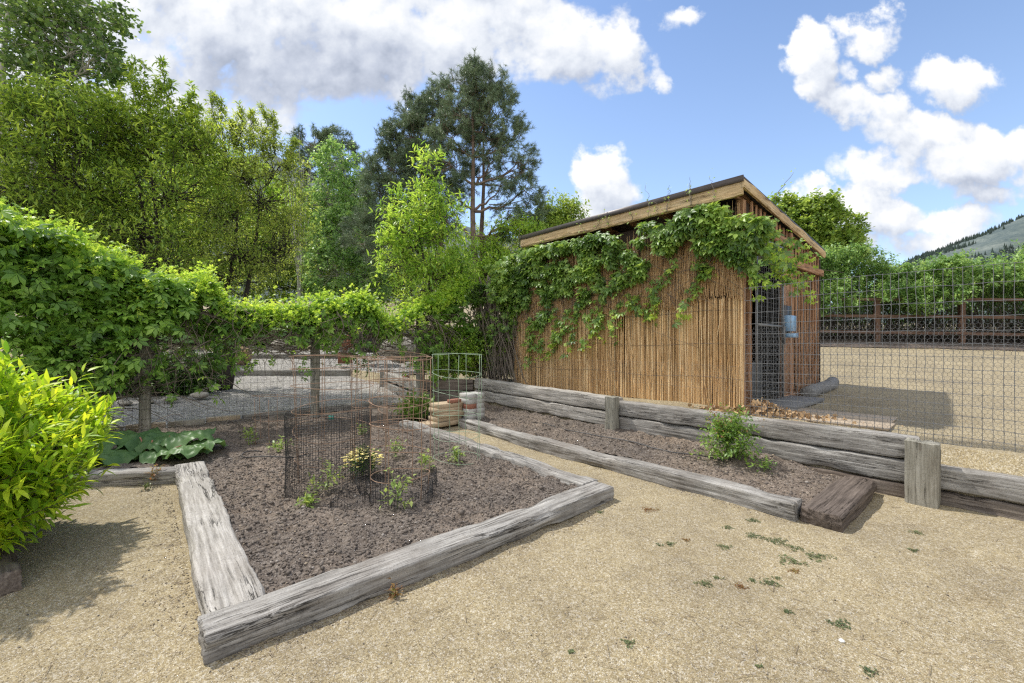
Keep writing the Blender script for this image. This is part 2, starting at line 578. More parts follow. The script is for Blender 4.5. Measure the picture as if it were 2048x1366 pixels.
def tie_mat(name, dark, mid, light, brown=0.25):
    """weathered sleeper: grain and checks along local x"""
    m, n, out = mat_new(name)
    tc = n.n('ShaderNodeTexCoord')
    oi = n.n('ShaderNodeObjectInfo')
    off = n.v('SCALE', (13.1, 7.7, 3.3), n.m('MULTIPLY', oi.outputs['Random'], 9.0))
    p = n.v('ADD', tc.outputs['Object'], off)
    wob = n.noise(n.v('MULTIPLY', p, (1.3, 3.0, 3.0)), 1.0, 3)
    p = n.v('ADD', p, n.v('SCALE', wob.outputs['Color'], 0.014))
    g1 = n.noise(n.v('MULTIPLY', p, (2.2, 42, 42)), 1.0, 6, 0.65)
    g2 = n.noise(n.v('MULTIPLY', p, (5.0, 150, 150)), 1.0, 3, 0.6)
    blot = n.noise(p, 3.2, 5, 0.6)
    f = n.m('ADD', n.m('MULTIPLY', g1.outputs[0], 0.62), n.m('ADD', n.m('MULTIPLY', g2.outputs[0], 0.22), n.m('MULTIPLY', blot.outputs[0], 0.32)))
    col = n.ramp(f, [(0.36, dark), (0.55, mid), (0.74, light)])
    bn = n.noise(p, 1.7, 4, 0.6)
    col = n.mix(n.m('MULTIPLY', n.mr(bn.outputs[0], 0.45, 0.7, 0, 1), brown * 2, clamp=True), col, (0.16, 0.105, 0.065))
    # drying checks
    ck = n.noise(n.v('MULTIPLY', p, (1.1, 30, 30)), 1.0, 4, 0.6, dist=0.05)
    ck = n.m('ABSOLUTE', n.m('SUBTRACT', ck.outputs[0], 0.5))
    crack = n.mr(ck, 0.0, 0.022, 1, 0)
    keep = n.mr(n.noise(n.v('MULTIPLY', p, (0.9, 9, 9)), 1.0, 2).outputs[0], 0.5, 0.6, 0, 1)
    crack = n.m('MULTIPLY', crack, keep)
    col = n.mix(n.m('MULTIPLY', crack, 0.85), col, (0.022, 0.017, 0.013))
    # knots, and fine speckle of dirt and cross checks
    vk = n.n('ShaderNodeTexVoronoi')
    n.put(vk.inputs['Vector'], n.v('MULTIPLY', n.v('ADD', p, n.v('SCALE', blot.outputs['Color'], 0.03)), (1.3, 6.0, 6.0)))
    vk.inputs['Scale'].default_value = 1.0
    ring = n.m('SINE', n.m('MULTIPLY', vk.outputs['Distance'], 90.0))
    kn = n.mr(vk.outputs['Distance'], 0.05, 0.13, 1, 0, True)
    vs = n.n('ShaderNodeSeparateXYZ')
    n.link(vk.outputs['Color'], vs.inputs[0])
    kn = n.m('MULTIPLY', n.m('MULTIPLY', kn, n.mr(vs.outputs[0], 0.55, 0.7, 0, 1)), n.mr(ring, -1, 1, 0.25, 0.7))
    col = n.mix(kn, col, (0.07, 0.048, 0.033))
    sp = n.noise(n.v('MULTIPLY', p, (90, 90, 90)), 1.0, 3, 0.7)
    col = n.mix(n.mr(sp.outputs[0], 0.30, 0.48, 0.55, 0), col, n.mix(1.0, col, (0.35, 0.32, 0.29), 'MULTIPLY'))
    cc = n.noise(n.v('MULTIPLY', p, (60, 9, 9)), 1.0, 3, 0.6, dist=0.3)
    cx_ = n.m('MULTIPLY', n.mr(n.m('ABSOLUTE', n.m('SUBTRACT', cc.outputs[0], 0.5)), 0.0, 0.012, 1, 0), n.mr(blot.outputs[0], 0.5, 0.62, 0, 0.7))
    col = n.mix(cx_, col, (0.04, 0.032, 0.026))
    pb = n.n('ShaderNodeBsdfPrincipled')
    n.put(pb.inputs['Base Color'], col)
    pb.inputs['Roughness'].default_value = 0.88
    pb.inputs['Specular IOR Level'].default_value = 0.2
    hgt = n.m('SUBTRACT', f, n.m('MULTIPLY', crack, 1.1))
    bp = n.n('ShaderNodeBump')
    bp.inputs['Strength'].default_value = 0.9
    bp.inputs['Distance'].default_value = 0.012
    n.link(hgt, bp.inputs['Height'])
    n.link(bp.outputs[0], pb.inputs['Normal'])
    n.link(pb.outputs[0], out.inputs[0])
    return m


def grain_ground_mat(name, stops, cell=0.007, patch=None, bump=0.6, patch_scale=1.2, dark=0.25):
    """crushed stone: grains of a few millimetres, each its own colour"""
    m, n, out = mat_new(name)
    tc = n.n('ShaderNodeTexCoord')
    P = tc.outputs['Object']
    vo = n.n('ShaderNodeTexVoronoi')
    n.put(vo.inputs['Vector'], P)
    vo.inputs['Scale'].default_value = 1.0 / cell
    vo2 = n.n('ShaderNodeTexVoronoi')
    n.put(vo2.inputs['Vector'], P)
    vo2.inputs['Scale'].default_value = 0.36 / cell
    sx = n.n('ShaderNodeSeparateXYZ')
    n.link(vo.outputs['Color'], sx.inputs[0])
    col = n.ramp(sx.outputs[0], stops)
    sx2 = n.n('ShaderNodeSeparateXYZ')
    n.link(vo2.outputs['Color'], sx2.inputs[0])
    col2 = n.ramp(sx2.outputs[1], stops)
    col = n.mix(0.35, col, col2)
    big = n.noise(P, patch_scale, 6, 0.62)
    mid = n.noise(P, 9.0, 5, 0.65)
    stain = n.noise(P, 2.6, 5, 0.6, dist=0.6)
    col = n.mix(n.mr(stain.outputs[0], 0.58, 0.72, 0, 0.35), col, n.mix(1.0, col, (0.70, 0.62, 0.52), 'MULTIPLY'))
    if patch:
        col = n.mix(n.mr(big.outputs[0], 0.42, 0.66, 0, 0.75), col, n.mix(1.0, col, patch, 'MULTIPLY'))
    col = n.mix(n.mr(mid.outputs[0], 0.34, 0.55, dark, 0.0), col, n.mix(1.0, col, (0.5, 0.46, 0.42), 'MULTIPLY'))
    pb = n.n('ShaderNodeBsdfPrincipled')
    n.put(pb.inputs['Base Color'], col)
    pb.inputs['Roughness'].default_value = 0.95
    pb.inputs['Specular IOR Level'].default_value = 0.15
    h = n.m('ADD', n.m('MULTIPLY', vo.outputs['Distance'], -0.5), n.m('ADD', n.m('MULTIPLY', sx.outputs[1], 0.5), n.m('MULTIPLY', mid.outputs[0], 1.6)))
    bp = n.n('ShaderNodeBump')
    bp.inputs['Strength'].default_value = bump
    bp.inputs['Distance'].default_value = cell * 0.9
    n.link(h, bp.inputs['Height'])
    n.link(bp.outputs[0], pb.inputs['Normal'])
    n.link(pb.outputs[0], out.inputs[0])
    return m


M = {}
M['sand'] = grain_ground_mat('decomposed granite', [(0.0, (0.085, 0.073, 0.058)), (0.17, (0.21, 0.165, 0.096)), (0.5, (0.31, 0.25, 0.138)), (0.82, (0.395, 0.33, 0.205)), (0.96, (0.60, 0.56, 0.47))], 0.0040, (0.70, 0.70, 0.74), 0.55)
M['soil'] = grain_ground_mat('garden soil', [(0.0, (0.065, 0.053, 0.044)), (0.4, (0.13, 0.107, 0.089)), (0.85, (0.19, 0.161, 0.136)), (1.0, (0.32, 0.29, 0.26))], 0.006, (1.75, 1.62, 1.45), 1.0, 0.55, 0.45)
M['gravel'] = grain_ground_mat('grey gravel', [(0.0, (0.10, 0.094, 0.086)), (0.3, (0.235, 0.222, 0.205)), (0.7, (0.39, 0.37, 0.34)), (1.0, (0.66, 0.63, 0.58))], 0.022, (0.9, 0.9, 0.92), 1.0, 0.8, 0.1)
M['mulch'] = grain_ground_mat('dark mulch', [(0.0, (0.04, 0.032, 0.03)), (0.5, (0.10, 0.082, 0.07)), (1.0, (0.22, 0.18, 0.15))], 0.03, (1.2, 1.2, 1.2), 1.0)
M['tie_a'] = tie_mat('weathered tie grey', (0.06, 0.054, 0.048), (0.225, 0.213, 0.195), (0.45, 0.435, 0.405), 0.10)
M['tie_w'] = tie_mat('bleached tie', (0.10, 0.09, 0.078), (0.31, 0.29, 0.26), (0.53, 0.505, 0.465), 0.06)
M['tie_b'] = tie_mat('brown tie', (0.035, 0.028, 0.023), (0.095, 0.076, 0.063), (0.19, 0.155, 0.13), 0.10)
M['tie_d'] = tie_mat('dark tie', (0.04, 0.033, 0.028), (0.12, 0.10, 0.085), (0.25, 0.215, 0.18), 0.15)
M['post'] = tie_mat('grey green post', (0.085, 0.08, 0.063), (0.24, 0.23, 0.19), (0.40, 0.385, 0.33), 0.10)
M['cedar'] = tie_mat('pale cedar fascia', (0.26, 0.16, 0.08), (0.54, 0.39, 0.215), (0.70, 0.56, 0.36), 0.14)
M['shedwood'] = tie_mat('red brown batten wood', (0.13, 0.055, 0.028), (0.33, 0.175, 0.095), (0.55, 0.35, 0.21), 0.15)
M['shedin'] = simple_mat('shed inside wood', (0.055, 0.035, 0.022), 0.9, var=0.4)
M['fencewood'] = tie_mat('red brown rail wood', (0.05, 0.030, 0.022), (0.13, 0.078, 0.055), (0.24, 0.155, 0.115), 0.2)
M['bark'] = simple_mat('bark', (0.10, 0.08, 0.062), 0.95, var=0.6, scale=9, bump=1.0)
M['bark_dark'] = simple_mat('dark bark', (0.05, 0.040, 0.034), 0.95, var=0.5, scale=9, bump=1.0)
M['bark_pine'] = simple_mat('pine bark', (0.24, 0.175, 0.135), 0.95, scale=5, bump=1.0, col2=(0.10, 0.07, 0.055))
M['bark_white'] = simple_mat('pale bark', (0.60, 0.58, 0.52), 0.85, scale=5, bump=0.4, col2=(0.30, 0.29, 0.26))
M['vine_wood'] = simple_mat('vine wood', (0.26, 0.22, 0.175), 0.9, var=0.6, scale=5, island=0.7, col2=(0.085, 0.065, 0.05))
M['vine'] = leaf_mat('creeper leaf', (0.06, 0.135, 0.025), (0.15, 0.29, 0.045), (0.31, 0.49, 0.08), 0.42, 0.45)
M['vine_young'] = leaf_mat('young creeper leaf', (0.20, 0.35, 0.05), (0.34, 0.52, 0.07), (0.54, 0.66, 0.12), 0.5, 0.4)
M['shed_vine'] = leaf_mat('creeper leaf on shed', (0.06, 0.125, 0.03), (0.15, 0.27, 0.05), (0.36, 0.50, 0.11), 0.38, 0.5)
M['privet'] = leaf_mat('yellow green shrub leaf', (0.10, 0.23, 0.02), (0.31, 0.49, 0.03), (0.60, 0.69, 0.05), 0.45, 0.45)
M['fruit'] = leaf_mat('fruit tree leaf', (0.09, 0.17, 0.035), (0.21, 0.33, 0.055), (0.45, 0.58, 0.10), 0.48, 0.4)
M['fruit2'] = leaf_mat('olive green leaf', (0.13, 0.20, 0.045), (0.26, 0.36, 0.08), (0.48, 0.58, 0.13), 0.48, 0.4)
M['aspen'] = leaf_mat('poplar leaf', (0.07, 0.13, 0.05), (0.14, 0.24, 0.08), (0.28, 0.40, 0.12), 0.42, 0.4)
M['birch'] = leaf_mat('birch leaf', (0.11, 0.22, 0.07), (0.21, 0.37, 0.12), (0.40, 0.56, 0.20), 0.45, 0.5)
M['bright'] = leaf_mat('bright young leaf', (0.15, 0.29, 0.05), (0.27, 0.44, 0.07), (0.44, 0.58, 0.11), 0.5, 0.4)
M['pine'] = leaf_mat('pine needle', (0.085, 0.135, 0.085), (0.16, 0.23, 0.135), (0.28, 0.36, 0.21), 0.12, 0.3, 1.0)
M['maple'] = leaf_mat('round tree leaf', (0.13, 0.22, 0.05), (0.23, 0.35, 0.07), (0.40, 0.50, 0.12), 0.42, 0.35)
M['hedge'] = leaf_mat('hedge leaf', (0.10, 0.20, 0.055), (0.20, 0.35, 0.10), (0.40, 0.54, 0.20), 0.38, 0.35)
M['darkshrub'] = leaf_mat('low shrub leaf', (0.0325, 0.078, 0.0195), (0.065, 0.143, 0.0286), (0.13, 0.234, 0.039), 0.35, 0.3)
M['rhubarb'] = leaf_mat('rhubarb leaf', (0.05, 0.105, 0.04), (0.085, 0.16, 0.055), (0.13, 0.22, 0.075), 0.2, 0.2, 1.2)
M['seedling'] = leaf_mat('seedling leaf', (0.15, 0.24, 0.07), (0.25, 0.36, 0.10), (0.42, 0.50, 0.16), 0.4, 0.3)
M['rose'] = leaf_mat('rose leaf', (0.07, 0.14, 0.03), (0.15, 0.27, 0.05), (0.30, 0.42, 0.08), 0.4, 0.5)
M['redleaf'] = leaf_mat('new red leaf', (0.16, 0.07, 0.04), (0.24, 0.13, 0.05), (0.26, 0.22, 0.07), 0.4, 0.4)
M['weed'] = leaf_mat('flat weed leaf', (0.06, 0.09, 0.04), (0.11, 0.14, 0.06), (0.18, 0.20, 0.09), 0.25, 0.3)
M['yellow'] = simple_mat('yellow petal', (0.85, 0.68, 0.12), 0.6, var=0.2, col2=(0.80, 0.72, 0.38), island=0.8)
M['dry'] = simple_mat('dry leaf', (0.56, 0.39, 0.21), 0.85, col2=(0.26, 0.16, 0.08), island=0.8)
M['rust'] = simple_mat('rusty wire', (0.22, 0.125, 0.075), 0.8, metal=0.1, col2=(0.34, 0.235, 0.16), scale=20)
M['greenwire'] = simple_mat('green coated wire', (0.30, 0.40, 0.27), 0.5, var=0.2)
M['galv'] = simple_mat('galvanised wire', (0.21, 0.215, 0.22), 0.55, metal=0.4, var=0.3)
M['galv_dark'] = simple_mat('old dull wire', (0.15, 0.145, 0.14), 0.7, metal=0.3, var=0.3)
M['blacknet'] = simple_mat('black plastic netting', (0.018, 0.018, 0.02), 0.5, var=0.2)
M['roof'] = simple_mat('dark roof metal', (0.075, 0.062, 0.058), 0.45, metal=0.3, var=0.3)
M['paver'] = simple_mat('tan paver', (0.44, 0.34, 0.225), 0.9, var=0.25, scale=14, bump=0.5)
M['greybrick'] = simple_mat('grey brick', (0.44, 0.43, 0.405), 0.9, var=0.25, scale=14, bump=0.5)
M['redbrick'] = simple_mat('red brick', (0.30, 0.13, 0.085), 0.9, var=0.3, scale=14, bump=0.5)
M['stone'] = simple_mat('pale stone', (0.42, 0.39, 0.34), 0.9, scale=7, bump=0.8, col2=(0.24, 0.21, 0.17))
M['tanstone'] = simple_mat('orange tan stone', (0.48, 0.30, 0.13), 0.9, scale=5, bump=0.8, col2=(0.22, 0.18, 0.14))
M['rustplate'] = simple_mat('rusted plate', (0.27, 0.10, 0.05), 0.85, scale=9, bump=0.4, col2=(0.14, 0.06, 0.035))
M['mat'] = simple_mat('grey rolled mat', (0.20, 0.20, 0.20), 0.95, scale=16, bump=0.8, var=0.4)
M['bluebox'] = simple_mat('pale blue plastic', (0.25, 0.42, 0.62), 0.35, var=0.25, scale=5)
M['black'] = simple_mat('black plastic', (0.02, 0.02, 0.022), 0.45, var=0.2)
M['teal'] = simple_mat('teal plastic', (0.02, 0.25, 0.20), 0.4, var=0.2)
M['litter'] = simple_mat('pale dry bits', (0.34, 0.275, 0.19), 0.9, col2=(0.16, 0.12, 0.085), island=0.8)
M['board'] = simple_mat('weathered board', (0.44, 0.35, 0.25), 0.9, scale=5, bump=0.4, var=0.3)
M['lawn'] = simple_mat('lawn', (0.16, 0.27, 0.05), 0.95, scale=3, bump=0.5, var=0.4)
M['bedding'] = simple_mat('dark bedding boards', (0.10, 0.11, 0.12), 0.8, var=0.3)


def reed_mat(name, a, b, c, d):
    m, n, out = mat_new(name)
    geo = n.n('ShaderNodeNewGeometry')
    tc = n.n('ShaderNodeTexCoord')
    st = n.noise(n.v('MULTIPLY', tc.outputs['Object'], (30, 30, 3)), 1.0, 4, 0.7)
    f = n.m('ADD', n.m('MULTIPLY', geo.outputs['Random Per Island'], 0.7), n.m('MULTIPLY', n.m('SUBTRACT', st.outputs[0], 0.3), 0.75), clamp=True)
    col = n.ramp(f, [(0.0, a), (0.3, b), (0.65, c), (0.97, d)])
    pb = n.n('ShaderNodeBsdfPrincipled')
    n.put(pb.inputs['Base Color'], col)
    pb.inputs['Roughness'].default_value = 0.55
    n.link(pb.outputs[0], out.inputs[0])
    return m


M['reed'] = reed_mat('golden reed', (0.16, 0.08, 0.03), (0.48, 0.29, 0.12), (0.74, 0.50, 0.245), (0.93, 0.75, 0.47))
M['thatch'] = reed_mat('brown brushwood', (0.17, 0.085, 0.035), (0.44, 0.26, 0.11), (0.63, 0.41, 0.19), (0.80, 0.60, 0.34))


def hill_mat():
    m, n, out = mat_new('hazed dry hillside')
    tc = n.n('ShaderNodeTexCoord')
    a = n.noise(tc.outputs['Object'], 0.06, 8, 0.65)
    b = n.noise(tc.outputs['Object'], 0.5, 4, 0.7)
    f = n.m('ADD', n.m('MULTIPLY', a.outputs[0], 0.6), n.m('MULTIPLY', b.outputs[0], 0.4))
    col = n.ramp(f, [(0.40, (0.05, 0.075, 0.075)), (0.52, (0.09, 0.115, 0.105)), (0.68, (0.18, 0.20, 0.175))])  # distance haze painted in: slope colours shifted toward blue grey
    pb = n.n('ShaderNodeBsdfPrincipled')
    n.put(pb.inputs['Base Color'], col)
    pb.inputs['Roughness'].default_value = 1.0
    n.link(pb.outputs[0], out.inputs[0])
    return m


M['hill'] = hill_mat()

#@@STRUCT
# ------------------------------------------------------------------ the setting
def lines(parts):
    out = []
    for a, b, st in parts:
        out += list(np.arange(a, b, st))
    return np.array(out)


def sheet(name, S, T, zf, mat, keep=None, smooth=True):
    """a ground sheet on an (s, t) grid"""
    s, t = np.meshgrid(S, T, indexing='ij')
    x = W0[0] + D_S[0] * s + D_T[0] * t
    y = W0[1] + D_S[1] * s + D_T[1] * t
    z = zf(x, y, s, t)
    b = Buf()
    ns, ntt = s.shape
    idx = np.arange(ns * ntt).reshape(ns, ntt)
    q = np.stack([idx[:-1, :-1], idx[:-1, 1:], idx[1:, 1:], idx[1:, :-1]], -1).reshape(-1, 4)
    if keep is not None:
        kk = keep(s, t, x, y)
        kf = (kk[:-1, :-1] & kk[1:, :-1] & kk[:-1, 1:] & kk[1:, 1:]).ravel()
        q = q[kf]
    b.add(np.stack([x, y, z], -1), q)
    o = b.build(name, mat, smooth=smooth)
    struct(o)
    return o


def micro(x, y):
    return (fbm(x * 0.9, y * 0.9, 0, 3, 5) - .5) * .05 + (fbm(x * 6, y * 6, 0, 3, 9) - .5) * .024


def gz(x, y):
    s, t = to_st(np.asarray(x, float), np.asarray(y, float))
    return ground_h(x, y) + micro(x, y) * np.clip(np.abs(t - .08) * 4, 0, 1)


S_ = lines([(-3000, -400, 400), (-400, -60, 40), (-60, -12, 4), (-12, -5, .5), (-5, 9, .07), (9, 22, .25), (22, 60, 2), (60, 400, 30), (400, 3001, 400)])
T_ = lines([(-3000, -400, 400), (-400, -60, 40), (-60, -14, 4), (-14, -8, .4), (-8, 0, .07)]) 
T_ = np.concatenate([T_, [0.0, .03, .15, .2], lines([(.27, 4, .12), (4, 24, .4), (24, 60, 3), (60, 400, 30), (400, 3001, 400)])])
sheet('ground', S_, T_, lambda x, y, s, t: gz(x, y), M['sand'])


def soil_z(base, amp=1.0):
    def f(x, y, s, t):
        c = fbm(x * 7, y * 7, 0, 4, 21)
        return base(s, t) + amp * ((c - .5) * .095 + (vnoise(x * 22, y * 22, 0, 4) - .5) * .022 + (fbm(x * 1.5, y * 1.5, 0, 2, 30) - .5) * .06)
    return f


def rbed(s, t):
    return (.10 + .075 * np.clip((t + 1.2) / 1.2, 0, 1)) * (.35 + .65 * np.clip((s - .45) / .8, 0, 1))


def bed_main(s, t):
    # main bed and its strip behind the left tie, with a ragged outline
    inner = (s > 2.0) & (s < 8.45) & (t > -5.12) & (t < -2.24)
    back = (s > 5.55) & (s < 8.45) & (t > -7.6) & (t < -0.9)
    return inner, back


def mb_keep(s, t, x, y):
    a, b = bed_main(s, t)
    jag = (vnoise(x * 5, y * 5, 0, 3) - .5) * .14
    b2 = (s > 5.95 + jag) & (s < 8.45) & (t > -2.2) & (t < -0.95 + jag)
    c = (s > 5.55 + jag - .18 * (t + 5.2) * (t < -5.2)) & (s < 8.45) & (t > -8) & (t <= -2.0)
    return a | c | (b2 & (s > 6.6))


sheet('garden_soil', np.arange(1.95, 8.5, .03), np.arange(-8, -.9, .03),
      soil_z(lambda s, t: .075 - .03 * np.clip((t + 4.2), -1, 1) * 0 + .02), M['soil'], mb_keep)
sheet('garden_soil', np.arange(.5, 7.1, .03), np.arange(-1.3, .06, .03),
      soil_z(rbed), M['soil'],
      lambda s, t, x, y: (s > .5) & (s < 7.0) & (t > -1.24) & (t < .05))
sheet('gravel_path', np.arange(8.55, 24, .08), np.arange(-14, 3.5, .08),
      lambda x, y, s, t: gz(x, y) + .03 + (vnoise(x * 30, y * 30, 0, 2) - .5) * .012, M['gravel'],
      lambda s, t, x, y: (y < 19.9) & (((s < 10.6) & (t < -.15)) | (s >= 10.6)) & (x < -1.2))
b = Buf()
sheet('lawn', np.arange(5, 60, .6), np.arange(-40, 6, .6), lambda x, y, s, t: gz(x, y) + .04 + (vnoise(x * 2, y * 2, 0, 2)) * .08, M['lawn'],
      lambda s, t, x, y: (y > 20.2))
sheet('garden_bed', np.arange(8.6, 26, .4), np.arange(-60, -8, .4), lambda x, y, s, t: gz(x, y) + .05 + vnoise(x * 2, y * 2, 0, 2) * .06, M['mulch'],
      lambda s, t, x, y: (x < -6.5) & (y < 20) & (y > 8.5))


# far hills
def hill(name, x0, x1, y0, y1, nx, ny, zf):
    xs = np.linspace(x0, x1, nx); ys = np.linspace(y0, y1, ny)
    x, y = np.meshgrid(xs, ys, indexing='ij')
    z = zf(x, y)
    b = Buf()
    idx = np.arange(nx * ny).reshape(nx, ny)
    q = np.stack([idx[:-1, :-1], idx[1:, :-1], idx[1:, 1:], idx[:-1, 1:]], -1).reshape(-1, 4)
    b.add(np.stack([x, y, z], -1), q)
    return struct(b.build(name, M['hill'], smooth=True))


def left_hill_z(x, y):
    az = x / y
    top = np.interp(az, [-2.2, -1.4, -.95, -.75, -.55, -.40, -.15, .1, .4, .8], [.46, .46, .45, .45, .44, .36, .27, .24, .2, .04])
    r = np.clip((y - 70) / 110, 0, 1)
    r = r * r * (3 - 2 * r)
    return 2 + top * 180 * r * .93 + (fbm(x * .05, y * .05, 0, 4, 3) - .5) * 14 * r


hill('hill', -420, 160, 70, 260, 120, 50, left_hill_z)


def right_hill_z(x, y):
    az = x / y
    top = np.interp(az, [.5, .80, .92, 1.0, 1.10, 1.2, 1.5, 2.2, 3], [.0, .10, .185, .215, .25, .29, .34, .38, .4])
    r = np.clip((y - 160) / 130, 0, 1)
    r = r * r * (3 - 2 * r)
    return 0 + top * 290 * r + (fbm(x * .03, y * .03, 0, 5, 8) - .5) * 9 * r


hill('hill', 120, 900, 160, 330, 140, 50, right_hill_z)
# conifers dotted over the right hill
b = Buf()
n = 9000
hx = RNG.uniform(170, 560, n); hy = RNG.uniform(215, 320, n)
dens_ = fbm(hx * .02, hy * .03, 0, 3, 17)
k = (dens_ > .42) | (hy > 281) & (hy < 296) & (RNG.random(n) < .8)
hx, hy = hx[k], hy[k]
hz = right_hill_z(hx, hy)
hh = RNG.uniform(1.6, 3.4, len(hx))
base = np.stack([hx, hy, hz], 1)
for lv, (z0, z1, r) in enumerate(((.05, .6, .24), (.35, .85, .17), (.6, 1.05, .10))):
    sticks(b, base + np.stack([0 * hh, 0 * hh, hh * z0], 1), base + np.stack([0 * hh, 0 * hh, hh * z1], 1), hh * r, hh * .01, 6)
o = b.build('conifer_woods', simple_mat('far conifer', (0.035, 0.06, 0.045), 0.95, scale=.2, var=.5))
tag(o, 'dark conifers scattered over the dry hill beyond the hedge', 'woods', kind='stuff')


# ------------------------------------------------------------------ timbers
def tie(name, A, B, w, h, mat, label, cat='timber', group=None, up=UPZ, seed=None, rough=1.0, sink=0.0, roll=0.0):
    """a squared, worn baulk from A to B (bottom centre line)"""
    A = np.asarray(A, float); B = np.asarray(B, float)
    seed = int(abs(A[0] * 913 + A[1] * 517 + B[0] * 71)) % 9973 if seed is None else seed
    L = np.linalg.norm(B - A)
    ax = (B - A) / L
    ay = unit(np.cross(up, ax)); az = np.cross(ax, ay)
    nx = max(8, int(L / .035))
    m = 64
    th = np.arange(m) / m * 2 * math.pi
    # superellipse section
    c, s_ = np.cos(th), np.sin(th)
    e = 13.0
    rr = (np.abs(c) ** e + np.abs(s_) ** e) ** (-1 / e)
    cy, cz = c * rr * w / 2, s_ * rr * h / 2
    xs = np.linspace(0, L, nx)
    X = np.repeat(xs[:, None], m, 1)
    Y = np.repeat(cy[None], nx, 0); Z = np.repeat(cz[None], nx, 0)
    big = (fbm(X * 1.2 + seed, Y * 5, Z * 5, 3, seed) - .5) * .013 * rough
    fine = (fbm(X * 3 + seed, Y * 60, Z * 60, 3, seed + 1) - .5) * .012 + (fbm(X * 25, Y * 30, Z * 30, 2, seed + 9) - .5) * .005 * rough
    cr = vnoise(X * 1.1 + seed * .3, Y * 45 + 3, Z * 45, seed + 2)
    crack = -np.clip((cr - .80) * 5, 0, 1) * .014 * rough
    corner = np.abs(np.sin(2 * th))[None] ** 3
    chip = -np.clip(vnoise(X * 4 + seed, Y * 2, Z * 2, seed + 5) - .5, 0, 1) * corner * .05 * rough
    sc = 1 + (big + fine + crack + chip) / (min(w, h) / 2) * .8
    wobble = (fbm(xs * .9 + seed, xs * 0, 0, 2, seed + 7) - .5) * .03 * rough
    Y = Y * sc + wobble[:, None]; Z = Z * sc
    X = X.copy()
    X[0] += (vnoise(Y[0] * 30, Z[0] * 30, 0, seed) - .5) * .02 * rough
    X[-1] += (vnoise(Y[-1] * 30, Z[-1] * 30, 0, seed + 1) - .5) * .02 * rough
    V = np.stack([X, Y, Z + h / 2], -1).reshape(-1, 3)
    i = np.arange(m); j = (i + 1) % m
    Q = np.concatenate([np.stack([i + k * m, j + k * m, j + (k + 1) * m, i + (k + 1) * m], 1) for k in range(nx - 1)])
    b = Buf()
    b.add(V, Q)
    for row, sg in ((0, -1), (nx - 1, 1)):
        ringv = V[row * m:(row + 1) * m]
        cc = np.array([ringv[:, 0].mean() + sg * .003, 0, h / 2])
        inner = cc + (ringv - cc) * .9 + np.array([sg * .006, 0, 0])
        b2v = np.concatenate([ringv, inner, cc[None]])
        Q2 = np.stack([i, j, j + m, i + m], 1) if sg > 0 else np.stack([j, i, i + m, j + m], 1)
        T2 = np.stack([i + m, j + m, np.full(m, 2 * m)], 1) if sg > 0 else np.stack([j + m, i + m, np.full(m, 2 * m)], 1)
        b.add(b2v, Q2, T2)
    o = b.build(name, mat, smooth=True)
    Mx = Matrix(((ax[0], ay[0], az[0], A[0]), (ax[1], ay[1], az[1], A[1]), (ax[2], ay[2], az[2], A[2] - sink), (0, 0, 0, 1)))
    o.matrix_world = Mx
    if label:
        tag(o, label, cat, group)
    return o


G_T = 'weathered timbers edging the beds and the wall'
tie('garden_timber', ST(1.955, -5.31, -.01), ST(1.965, -2.17, -.01), .23, .145, M['tie_a'], 'long grey timber across the near front of the planting bed', group=G_T)
tie('garden_timber', ST(2.07, -5.15, -.02), ST(5.47, -5.09, -.02), .27, .155, M['tie_w'], 'bleached broad timber with chipped surface along the left of the bed', group=G_T, rough=1.3)
tie('garden_timber', ST(2.08, -2.24, -.02), ST(6.15, -2.12, .0), .23, .165, M['tie_a'], 'grey timber between the planting bed and the narrow sand path', group=G_T, seed=51)
tie('garden_timber', ST(.60, -1.30, -.03), ST(3.78, -1.35, -.01), .20, .175, M['tie_a'], 'worn grey timber edging the rose bed beside the sand path', group=G_T, seed=73, rough=1.5)
tie('garden_timber', ST(3.79, -1.33, -.02), ST(5.75, -1.20, -.02), .21, .17, M['tie_a'], 'shorter grey timber at the brick stack end of the path edge', group=G_T, seed=14, rough=1.5)
tie('garden_timber', ST(.42, -1.34, -.03), ST(.40, -.05, -.01), .28, .145, M['tie_b'], 'short dark brown timber lying across the end of the rose bed', group=G_T)
tie('garden_timber', np.array([-3.58, 4.66, -.02]), np.array([-5.3, 4.36, -.02]), .2, .15, M['tie_a'], 'grey timber behind the yellow green shrub and beside the rhubarb', group=G_T)
tie('garden_timber', ST(3.32, -6.17, -.04), ST(5.0, -6.5, -.04), .2, .17, M['tie_d'], 'dark timber end poking out under the yellow green shrub', group=G_T)

# retaining wall: each course is its own timber, pegged by posts
G_W = 'timbers stacked in the retaining wall'
wt = .10
for s0, s1, z, hh, m, lab, sd_ in (
    (-.02, 3.36, .37, .23, 'tie_a', 'top grey retaining timber between the two posts, long crack in its face', 3),
    (-.02, 3.36, .145, .225, 'tie_a', 'lower grey retaining timber behind the rose bush between the two posts', 8),
    (3.38, 7.05, .40, .24, 'tie_w', 'top pale retaining timber running from the smaller post to the brick stack', 15),
    (3.38, 7.05, .165, .235, 'tie_w', 'lower pale retaining timber near the brick stack with split face', 22),
    (-4.6, -.06, .145, .225, 'tie_a', 'long grey retaining timber under the wire fence at the frame edge', 37),
    (-4.6, -.06, -.08, .22, 'tie_d', 'dark half buried timber under the wire fence', 41),
    (-.02, 3.36, -.08, .22, 'tie_d', 'dark half buried timber at the foot of the retaining wall', 47),
):
    dz = .07 if s0 > 3 else 0
    tie('retaining_timber', ST(s0, wt, z), ST(s1, wt + .0, z + dz), .19, hh - .012, M[m], lab, 'timber', G_W, seed=sd_, rough=1.1)
